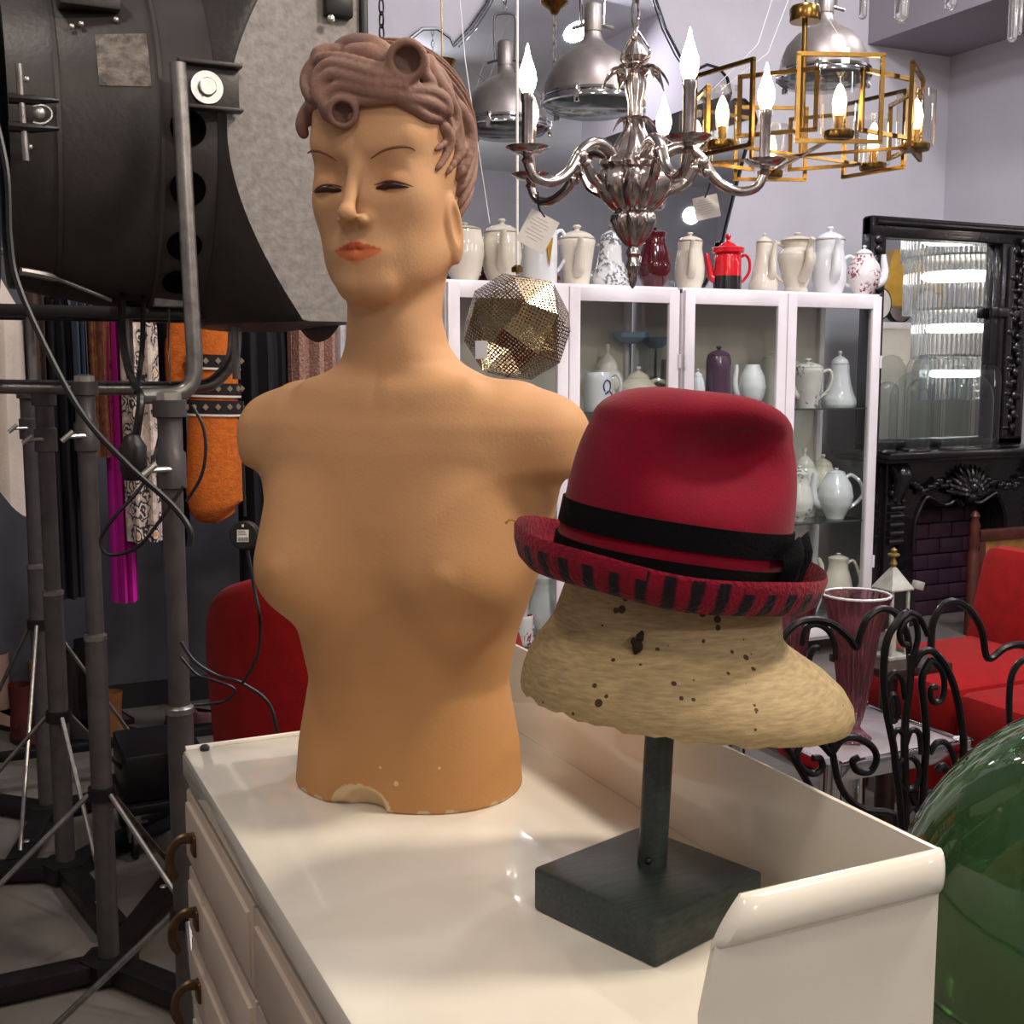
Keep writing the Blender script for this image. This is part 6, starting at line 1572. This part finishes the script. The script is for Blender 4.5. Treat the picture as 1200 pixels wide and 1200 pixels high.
# ================================================================== faceted perforated pendant
def perf():
    m = bpy.data.materials.new('perforated_brass'); m.use_nodes = True; nt = m.node_tree; b = nt.nodes['Principled BSDF']
    b.inputs['Base Color'].default_value = (*lin('#a8916a'), 1); b.inputs['Metallic'].default_value = 1; b.inputs['Roughness'].default_value = .22
    nz = nt.nodes.new('ShaderNodeTexNoise'); nz.inputs['Scale'].default_value = 12; tc = nt.nodes.new('ShaderNodeTexCoord'); nt.links.new(tc.outputs['Object'], nz.inputs['Vector'])
    mr0 = nt.nodes.new('ShaderNodeMapRange'); mr0.inputs[3].default_value = .14; mr0.inputs[4].default_value = .34; nt.links.new(nz.outputs[0], mr0.inputs[0]); nt.links.new(mr0.outputs[0], b.inputs['Roughness'])
    uv = nt.nodes.new('ShaderNodeUVMap'); sp = nt.nodes.new('ShaderNodeSeparateXYZ'); nt.links.new(uv.outputs[0], sp.inputs[0]); gs = []
    for i in (0, 1):
        mu = nt.nodes.new('ShaderNodeMath'); mu.operation = 'MULTIPLY'; mu.inputs[1].default_value = 105.; fr = nt.nodes.new('ShaderNodeMath'); fr.operation = 'FRACT'; gt = nt.nodes.new('ShaderNodeMath'); gt.operation = 'GREATER_THAN'; gt.inputs[1].default_value = .34
        nt.links.new(sp.outputs[i], mu.inputs[0]); nt.links.new(mu.outputs[0], fr.inputs[0]); nt.links.new(fr.outputs[0], gt.inputs[0]); gs.append(gt)
    an = nt.nodes.new('ShaderNodeMath'); an.operation = 'MULTIPLY'; nt.links.new(gs[0].outputs[0], an.inputs[0]); nt.links.new(gs[1].outputs[0], an.inputs[1])
    iv = nt.nodes.new('ShaderNodeMath'); iv.operation = 'SUBTRACT'; iv.inputs[0].default_value = 1; nt.links.new(an.outputs[0], iv.inputs[1]); nt.links.new(iv.outputs[0], b.inputs['Alpha'])
    return m
def etched():
    D = 3.30; c = at(606, 383, D); Rr = 67 * D / F
    t = thing('perforated_pendant', 'faceted ball pendant of perforated brass sheet on a white cord', 'pendant lamp', c)
    m = perf(); import itertools
    # deltoidal icositetrahedron: axis vertices, edge vertices, corner vertices
    s2 = 2 ** .5; ax = []; V = {}
    for i in range(3):
        for s in (-1, 1): v = [0, 0, 0]; v[i] = s; ax.append(tuple(v))
    q = [Vector(a) for a in ax]; ed = []; co = []
    for i, j in ((0, 1), (0, 2), (1, 2)):
        for a, b in itertools.product((-1, 1), repeat=2): v = [0, 0, 0]; v[i] = a; v[j] = b; ed.append(Vector(v) / s2)
    co = [Vector(v) / (3 ** .5) for v in itertools.product((-1, 1), repeat=3)]
    rot = Euler((R(33), R(24), R(14))).to_matrix(); n = 0
    for cv in co:
        for i in range(3):
            a = Vector([0, 0, 0]); a[i] = 1 if cv[i] > 0 else -1
            es = [e for e in ed if abs(e.dot(a)) > .5 and e.dot(cv) > .75 and e.dot(a) > .5]
            P = [rot @ (x * Rr * f) for x, f in ((a, 1.), (es[0], .985), (cv, .955), (es[1], .985))]
            nrm = (P[1] - P[0]).cross(P[3] - P[0])
            if nrm.dot(P[0]) < 0: P = [P[0], P[3], P[2], P[1]]
            me = bpy.data.meshes.new('facet'); me.from_pydata([tuple(p) for p in P], [], [(0, 1, 2, 3)]); uvl = me.uv_layers.new(name='UVMap')
            u = (P[1] - P[0]).normalized(); nn = (P[1] - P[0]).cross(P[3] - P[0]).normalized(); v = nn.cross(u)
            for li, p in zip(range(4), P): uvl.data[li].uv = ((p - P[0]).dot(u), (p - P[0]).dot(v))
            me.materials.append(m); obj('facet', me, t)
    eb = MB()
    MB().tube([(0, 0, Rr * .9), (0, 0, CEIL - c.z)], .004, 8).build('cord', m_wcord, t)
    MB().lathe([(0, Rr * .93), (.016, Rr * .94), (.016, Rr * 1.02), (.008, Rr * 1.06), (0, Rr * 1.06)], 16).build('cap', m_brass, t)
    lab = at(564, 410, D - Rr * .95) - c
    MB().box((-.017, -.001, -.024), (.017, .001, .024), M=Matrix.Translation(lab) @ Matrix.Rotation(math.atan2(_rt.y, _rt.x) + .3, 4, 'Z')).build('sticker', m_card, t)
etched()

# ================================================================== right side: red chairs, glass table, vases, lantern
def red_seat(x0, x1, y0, y1, label, back=True):
    t = thing('red_armchair', label, 'armchair', ((x0 + x1) / 2, (y0 + y1) / 2, 0), 'red upholstered lounge chairs')
    W = dict(parent=t, world=True)
    MB().box((x0 + .04, y0 + .02, .07), (x1, y1 - .02, .30), .02).build('base', m_red, **W)
    MB().box((x0, y0, .28), (x1 + .02, y1, .455), .045).build('seat_cushion', m_red, **W)
    Mb = Matrix.Translation((x1, (y0 + y1) / 2, .36)) @ Matrix.Rotation(R(14), 4, 'Y')
    MB().box((-.05, -(y1 - y0) / 2, 0), (.11, (y1 - y0) / 2, .42), .05, M=Mb).build('backrest', m_red, **W)
    for x in (x0 + .08, x1 - .05):
        for y in (y0 + .08, y1 - .08): MB().tube([(x, y, .08), (x, y, 0)], [.02, .014], 10).build('leg', m_chrome, **W)
ys = onZ(1125, 808, .45).y; yfar = onZ(1045, 756, .45).y
xl_ = onZ(1015, 775, .45).x
red_seat(xl_, xl_ + .60, ys + .004, yfar + .02, 'red upholstered lounge chair by the fireplace with backrest in view')
red_seat(xl_ - .02, xl_ + .62, ys - .66, ys - .004, 'red upholstered lounge chair by the big green bottle, seat only in view')
m_tgl = thin_glass('table_glass', '#d9dde0', 1.0, .03, .16)
TBZ = .45
N1 = onZ(967, 897, TBZ); N2 = onZ(1147, 873, TBZ); Fp = onZ(1010, 822, TBZ)
def table():
    x0, x1, y0, y1 = N1.x, N2.x, N1.y, Fp.y
    y0 = (N1.y + N2.y) / 2
    t = thing('glass_table', 'low chrome coffee table with pale glass top by the red chairs', 'table', ((x0 + x1) / 2, (y0 + y1) / 2, 0))
    W = dict(parent=t, world=True)
    MB().box((x0 + .01, y0 + .01, TBZ - .012), (x1 - .01, y1 - .01, TBZ), .002).build('glass_top', mat('frosted_table_top', '#9b9297', .12, var=.1, ns=6, coat=.5), **W)
    f = .022
    for a, b in (((x0, y0), (x1, y0 + f)), ((x0, y1 - f), (x1, y1)), ((x0, y0), (x0 + f, y1)), ((x1 - f, y0), (x1, y1))):
        MB().box((*a, TBZ - .04), (*b, TBZ + .004), .003).build('frame_rail', m_chrome, **W)
    for x in (x0 + .015, x1 - .015):
        for y in (y0 + .015, y1 - .015):
            l = MB().tube([(x, y, 0), (x, y, TBZ + .008)], .024, 20).build('leg', m_chrome, **W)
    MB().box((x0 + .04, y0 + .04, .16), (x1 - .04, y1 - .04, .168), .002).build('lower_shelf', m_tgl, **W)
table()
m_vg = mat('mauve_ribbed_glass', '#bb8c96', .06, trans=.92, var=.1, ior=1.3)
def vase(px, py, rimw, hpx, label):
    p = onZ(px, py, TBZ + .004); D = (p - _C).dot(_fw); k = D / F; r_ = rimw * k / 2; H = hpx * k
    t = thing('ribbed_vase', label, 'vase', p, 'ribbed trumpet vases on the glass table')
    pr = [(0, 0), (r_ * .52, 0), (r_ * .56, .006), (r_ * .40, .016), (r_ * .22, H * .09), (r_ * .30, H * .16), (r_ * .42, H * .30), (r_ * .54, H * .5), (r_ * .66, H * .72), (r_ * .84, H * .90), (r_, H)]
    inn = [(r_ * .95, H), (r_ * .78, H * .90), (r_ * .60, H * .72), (r_ * .46, H * .5), (r_ * .30, H * .30), (r_ * .12, H * .20), (0, H * .19)]
    MB().lathe(pr + inn, 72, flute=lambda a, i: 1 + .075 * math.cos(a * 24)).build('body', m_vg, t)
    MB().tube([(r_ * (1 + .02 * math.cos(24 * a)) * math.cos(a), r_ * (1 + .02 * math.cos(24 * a)) * math.sin(a), H) for a in np.linspace(0, 2 * PI, 72, endpoint=False)], .0035, 6, closed=True).build('rim', m_porc3, t)
vase(998, 866, 76, 172, 'mauve ribbed trumpet vase in full view beside the hat block')
vase(920, 850, 72, 160, 'mauve ribbed trumpet vase mostly hidden by the hat block')
def lantern():
    p = at(1046, 690, 3.35); t = thing('metal_lantern', 'small white metal lantern with pyramid roof and finial', 'lantern', (p.x, p.y, p.z - .20))
    m_z = mat('weathered_zinc', '#b7b8b0', .5, .3, var=.2, ns=30); h = .20; w_ = .030
    for x in (-1, 1):
        for y in (-1, 1): MB().box((x * w_ - .004, y * w_ - .004, 0), (x * w_ + .004, y * w_ + .004, h), .001).build('post', m_z, t)
    for x, y, sx, sy in ((0, -1, w_, .001), (0, 1, w_, .001), (-1, 0, .001, w_), (1, 0, .001, w_)): MB().box((x * w_ - sx, y * w_ - sy, .01), (x * w_ + sx, y * w_ + sy, h)).build('pane', m_pane, t)
    MB().box((-w_ - .008, -w_ - .008, -.0), (w_ + .008, w_ + .008, .012), .002).build('floor_plate', m_z, t)
    MB().lathe([(.058, h), (.058, h + .004), (.012, h + .058), (.006, h + .064)], 4, M=Matrix.Rotation(PI / 4, 4, 'Z')).build('roof', m_z, t, smooth=False)
    MB().lathe([(.005, h + .062), (.011, h + .072), (.006, h + .084), (.005, h + .090), (.017, h + .096), (.016, h + .101), (.008, h + .103), (.009, h + .112), (0, h + .120)], 14).build('finial', mat('finial_brass', '#8b7440', .4, .6), t)
    MB().box((.018, -.012, h + .01), (.045, .012, h + .034), .002, M=Matrix.Rotation(.3, 4, 'Y')).build('roof_vent', m_z, t)
    MB().lathe([(0, .012), (.016, .012), (.016, .08), (0, .08)], 16).build('candle', m_porc2, t)
    s = thing('pedestal', 'dark wooden pedestal under the metal lantern', 'pedestal', (p.x, p.y, 0)); zt = p.z - .20; mw = mat('dark_stained_wood', '#2a1a14', .4, var=.3, ns=10)
    MB().box((-.12, -.12, zt - .025), (.12, .12, zt), .004).build('top', mw, s); MB().lathe([(.09, 0), (.09, .03), (.03, .06), (.025, zt - .05), (.05, zt - .025)], 20).build('column', mw, s)
lantern()
# wooden picture screen in front of the hearth
def screen():
    a = onY(1143, 600, 4.45); t = thing('wooden_fire_screen', 'red brown wooden screen with turned post and golden picture before the hearth', 'fire screen', (a.x, 4.45, 0)); m = mat('mahogany', '#4a2018', .4, var=.3, ns=14)
    zt = onY(1143, 598, 4.45).z
    MB().lathe([(.03, 0), (.03, zt - .22), (.022, zt - .20), (.034, zt - .17), (.022, zt - .12), (.03, zt - .08), (.018, zt - .05), (.026, zt - .03), (.014, zt - .008), (0, zt)], 16).build('turned_post', m, t)
    w_ = .62; zb = onY(1160, 620, 4.45).z
    MB().box((.03, -.02, zb - .06), (w_, .02, zb), .006).build('rail', m, t); MB().box((.03, -.015, .20), (w_, .015, .25), .004).build('rail', m, t)
    MB().box((.03, -.012, .25), (.075, .012, zb - .06), .003).build('stile', m, t); MB().box((w_ - .05, -.012, .25), (w_, .012, zb - .06), .003).build('stile', m, t)
    MB().box((.075, -.006, .25), (w_ - .05, .006, zb - .06)).build('picture_panel', mat('golden_picture', '#a07a38', .5, var=.2, ns=8, col2='#6d3a20'), t)
    MB().lathe([(.03, 0), (.03, zt - .15), (.018, zt - .05), (0, zt)], 16, (w_ + .03, 0, 0)).build('turned_post', m, t)
screen()

# ================================================================== wrought iron chairs
m_iron = mat('black_wrought_iron', '#131114', .35, .3, var=.3, ns=30, bump=.1, bs=80)
zq = lambda L: [(880 + x / 3.53, 620 + y / 3.53) for x, y in L]
def iron_chair(label, D, groups, seat_at):
    s = at(*seat_at)
    t = thing('iron_chair', label, 'chair', (s.x, s.y, 0), 'black wrought iron scroll chairs')
    P0 = at(1040, 850, D); nrm = Vector((-_fw.x, -_fw.y, 0)).normalized(); nrm = Matrix.Rotation(R(14), 3, 'Z') @ nrm
    for name, L, r_ in groups:
        pts = [onP(x, y, P0, nrm) for x, y in zq(L)]
        closed = L[0] == L[-1]
        P = spl(pts[:-1], 5, True) if closed else spl(pts, 5)
        MB().tube(P, r_, 8, closed=closed).build(name, m_iron, t, world=True)
    MB().tube([(.19 * math.cos(a), .19 * math.sin(a) , .44) for a in np.linspace(0, 2 * PI, 28, endpoint=False)], .008, 8, closed=True).build('seat_ring', m_iron, t)
    MB().lathe([(0, .436), (.185, .436), (.185, .442), (0, .442)], 28).build('seat', m_iron, t)
    for a in (45, 135, 225, 315): MB().tube(spl([(.18 * math.cos(R(a)), .18 * math.sin(R(a)), .44), (.17 * math.cos(R(a)), .17 * math.sin(R(a)), .2), (.21 * math.cos(R(a)), .21 * math.sin(R(a)), 0)], 4), .008, 8).build('leg', m_iron, t)
def ring_(cx, cy, rx, ry, n=14): L = [(cx + rx * math.cos(a), cy + ry * math.sin(a)) for a in np.linspace(0, 2 * PI, n, endpoint=False)]; return L + [L[0]]
T1 = .0062; T2 = .0050
g1 = [('top_rail', [(120, 470), (150, 425), (200, 385), (270, 375), (340, 395), (400, 445), (435, 490), (450, 440), (480, 370), (540, 330), (600, 350), (640, 420), (655, 500), (658, 570)], T1),
      ('scroll', [(210, 480), (225, 415), (270, 395), (320, 420), (348, 480), (350, 540)], T2), ('scroll', [(235, 560), (255, 500), (280, 490)], T2),
      ('side_bar', [(330, 800), (330, 870), (340, 940), (360, 1040), (400, 1110), (470, 1160), (560, 1170), (600, 1190), (600, 1240)], T1),
      ('scroll', [(330, 930), (280, 880), (220, 880), (190, 930), (205, 985), (255, 1012), (293, 990), (288, 952), (255, 947)], T1),
      ('scroll', [(340, 920), (380, 870), (440, 865), (500, 900), (520, 950), (492, 1003), (440, 1000), (420, 962), (445, 945)], T1),
      ('side_bar', [(90, 820), (110, 850), (170, 940), (230, 1040), (260, 1100)], T1)]
iron_chair('black wrought iron chair with rounded double arch back nearest the hat block', 2.0, g1, (960, 900, 2.21))
g2 = [('back_frame', [(655, 340), (600, 390), (560, 470), (548, 600), (560, 750), (590, 900), (600, 1000), (615, 1100), (625, 1240)], T1),
      ('scroll', [(610, 375), (640, 345), (690, 360), (720, 410), (732, 440)], T2), ('scroll', [(650, 480), (625, 470), (615, 430), (640, 380), (675, 370), (690, 450), (665, 540)], T2),
      ('centre_bar', [(665, 520), (655, 650), (640, 780), (635, 900), (640, 1050), (640, 1240)], T1),
      ('back_frame', [(670, 570), (700, 515), (750, 505), (800, 560), (840, 650), (868, 780), (880, 900), (868, 1010), (840, 1100)], T1),
      ('side_bar', [(745, 540), (715, 590), (706, 640), (715, 720), (725, 850), (718, 1000), (700, 1240)], T1),
      ('scroll', [(745, 540), (785, 580), (800, 640), (790, 700), (760, 718), (742, 690), (748, 655), (770, 655)], T2),
      ('scroll', [(565, 620), (595, 592), (625, 625), (636, 700)], T2), ('ring', ring_(588, 740, 18, 55), T2),
      ('scroll', [(590, 930), (588, 855), (612, 830), (635, 862), (640, 930)], T2), ('scroll', [(640, 890), (660, 835), (695, 845), (706, 930)], T2),
      ('ring', ring_(652, 1010, 45, 68), T2), ('scroll', [(738, 930), (770, 882), (812, 890), (840, 950), (850, 1040)], T2),
      ('scroll', [(770, 1000), (795, 978), (820, 1030), (805, 1090), (780, 1130)], T1), ('scroll', [(715, 1120), (745, 1088), (775, 1130), (790, 1190)], T2),
      ('scroll', [(660, 1090), (680, 1140), (700, 1170)], T2), ('scroll', [(640, 1180), (670, 1150), (700, 1180)], T2)]
iron_chair('black wrought iron chair with leaf shaped scroll back between the vases and the green bottle', 1.86, g2, (1095, 900, 1.64))
g3 = [('top_rail', [(745, 490), (752, 390), (795, 315), (850, 300), (910, 340), (955, 420), (980, 535), (1050, 492), (1110, 478), (1180, 490)], T1 * 1.1),
      ('side_bar', [(1075, 900), (1068, 740), (1078, 610), (1120, 545), (1180, 530)], T1), ('scroll', [(885, 925), (925, 915), (960, 950), (975, 1000)], T2)]
iron_chair('black wrought iron chair with plain wavy back rail in front of the red lounge chair', 2.15, g3, (1195, 900, 2.37))

# ================================================================== green demijohn
def demijohn():
    c = at(1375, 1136, 1.16); r_ = 325 * 1.16 / F
    base = c.z - r_ * .98
    t = thing('green_demijohn', 'huge green glass demijohn beside the dresser end', 'demijohn', (c.x, c.y, base))
    m = mat('bottle_green_glass', '#7fb27c', .03, trans=.96, var=.12, ns=3, ior=1.45, bump=.12, bs=9)
    m.node_tree.nodes['Principled BSDF'].inputs['Transmission Weight'].default_value = .9
    R2 = r_; out = [(0, .0), (R2 * .55, .0), (R2 * .75, R2 * .2), (R2 * .95, R2 * .62), (R2, R2 * .98)] + [(R2 * math.cos(a), R2 * .98 + R2 * math.sin(a)) for a in np.linspace(.15, 1.30, 10)]
    zt = out[-1][1]; out += [(R2 * .17, zt + .05), (R2 * .16, zt + .16), (R2 * .19, zt + .165), (R2 * .19, zt + .185), (R2 * .13, zt + .185)]
    inn = [(x * .955 if x > R2 * .3 else x * .8, y * .985 + .006) for x, y in out[::-1][5:]]
    MB().lathe(out + [(R2 * .13, zt + .03)] + inn, 64).build('glass', m, t)
    # moulded seam ring on the shoulder
    MB().lathe([(R2 * 1.004, R2 * .98 - .006), (R2 * 1.018, R2 * .98), (R2 * 1.004, R2 * .98 + .006)], 64).build('mould_seam', m, t)
    s = thing('crate_stool', 'wooden crate stool under the green demijohn', 'stool', (c.x, c.y, 0)); mw = mat('crate_wood', '#6d5238', .7, var=.3, ns=8)
    MB().box((-.2, -.2, base - .025), (.2, .2, base), .003).build('seat', mw, s)
    for x in (-.17, .17):
        for y in (-.17, .17): MB().box((x - .02, y - .02, 0), (x + .02, y + .02, base - .025), .003).build('leg', mw, s)
demijohn()

# ================================================================== glass rod lamp overhead, only its drops hang into view
def rod_lamp():
    D = 1.75; c = at(1110, -95, D); t = thing('glass_drop_lamp', 'overhead lamp whose clear glass drops hang at the top right', 'chandelier', c)
    MB().tube([(.16 * math.cos(a), .16 * math.sin(a), 0) for a in np.linspace(0, 2 * PI, 32, endpoint=False)], .006, 8, closed=True).build('ring', m_chrome, t)
    MB().tube([(0, 0, 0), (0, 0, CEIL - c.z)], .004, 8).build('suspension', m_chrome, t)
    for k in range(3): a = k * 2 * PI / 3; MB().tube([(0, 0, .12), (.16 * math.cos(a), .16 * math.sin(a), 0)], .003, 6).build('spoke', m_chrome, t)
    for (px, yb, w_, dd) in ((1011, 23, 9, 0), (1056, 27, 16, -.04), (1090, -8, 10, .1), (1114, 13, 14, .02), (1150, -12, 12, .1), (1186, 50, 11, -.02), (1193, 42, 9, .05), (1222, 25, 14, 0)):
        b_ = at(px, yb, D + dd) - c; r_ = w_ / 2 * D / F; top = max(-.004, b_.z + .1)
        MB().lathe([(0, 0), (r_ * .6, r_ * .15), (r_ * .95, r_ * .6), (r_, r_ * 1.2), (r_, top - b_.z - .01), (r_ * .4, top - b_.z)], 18, b_).build('glass_drop', m_crys, t)
rod_lamp()
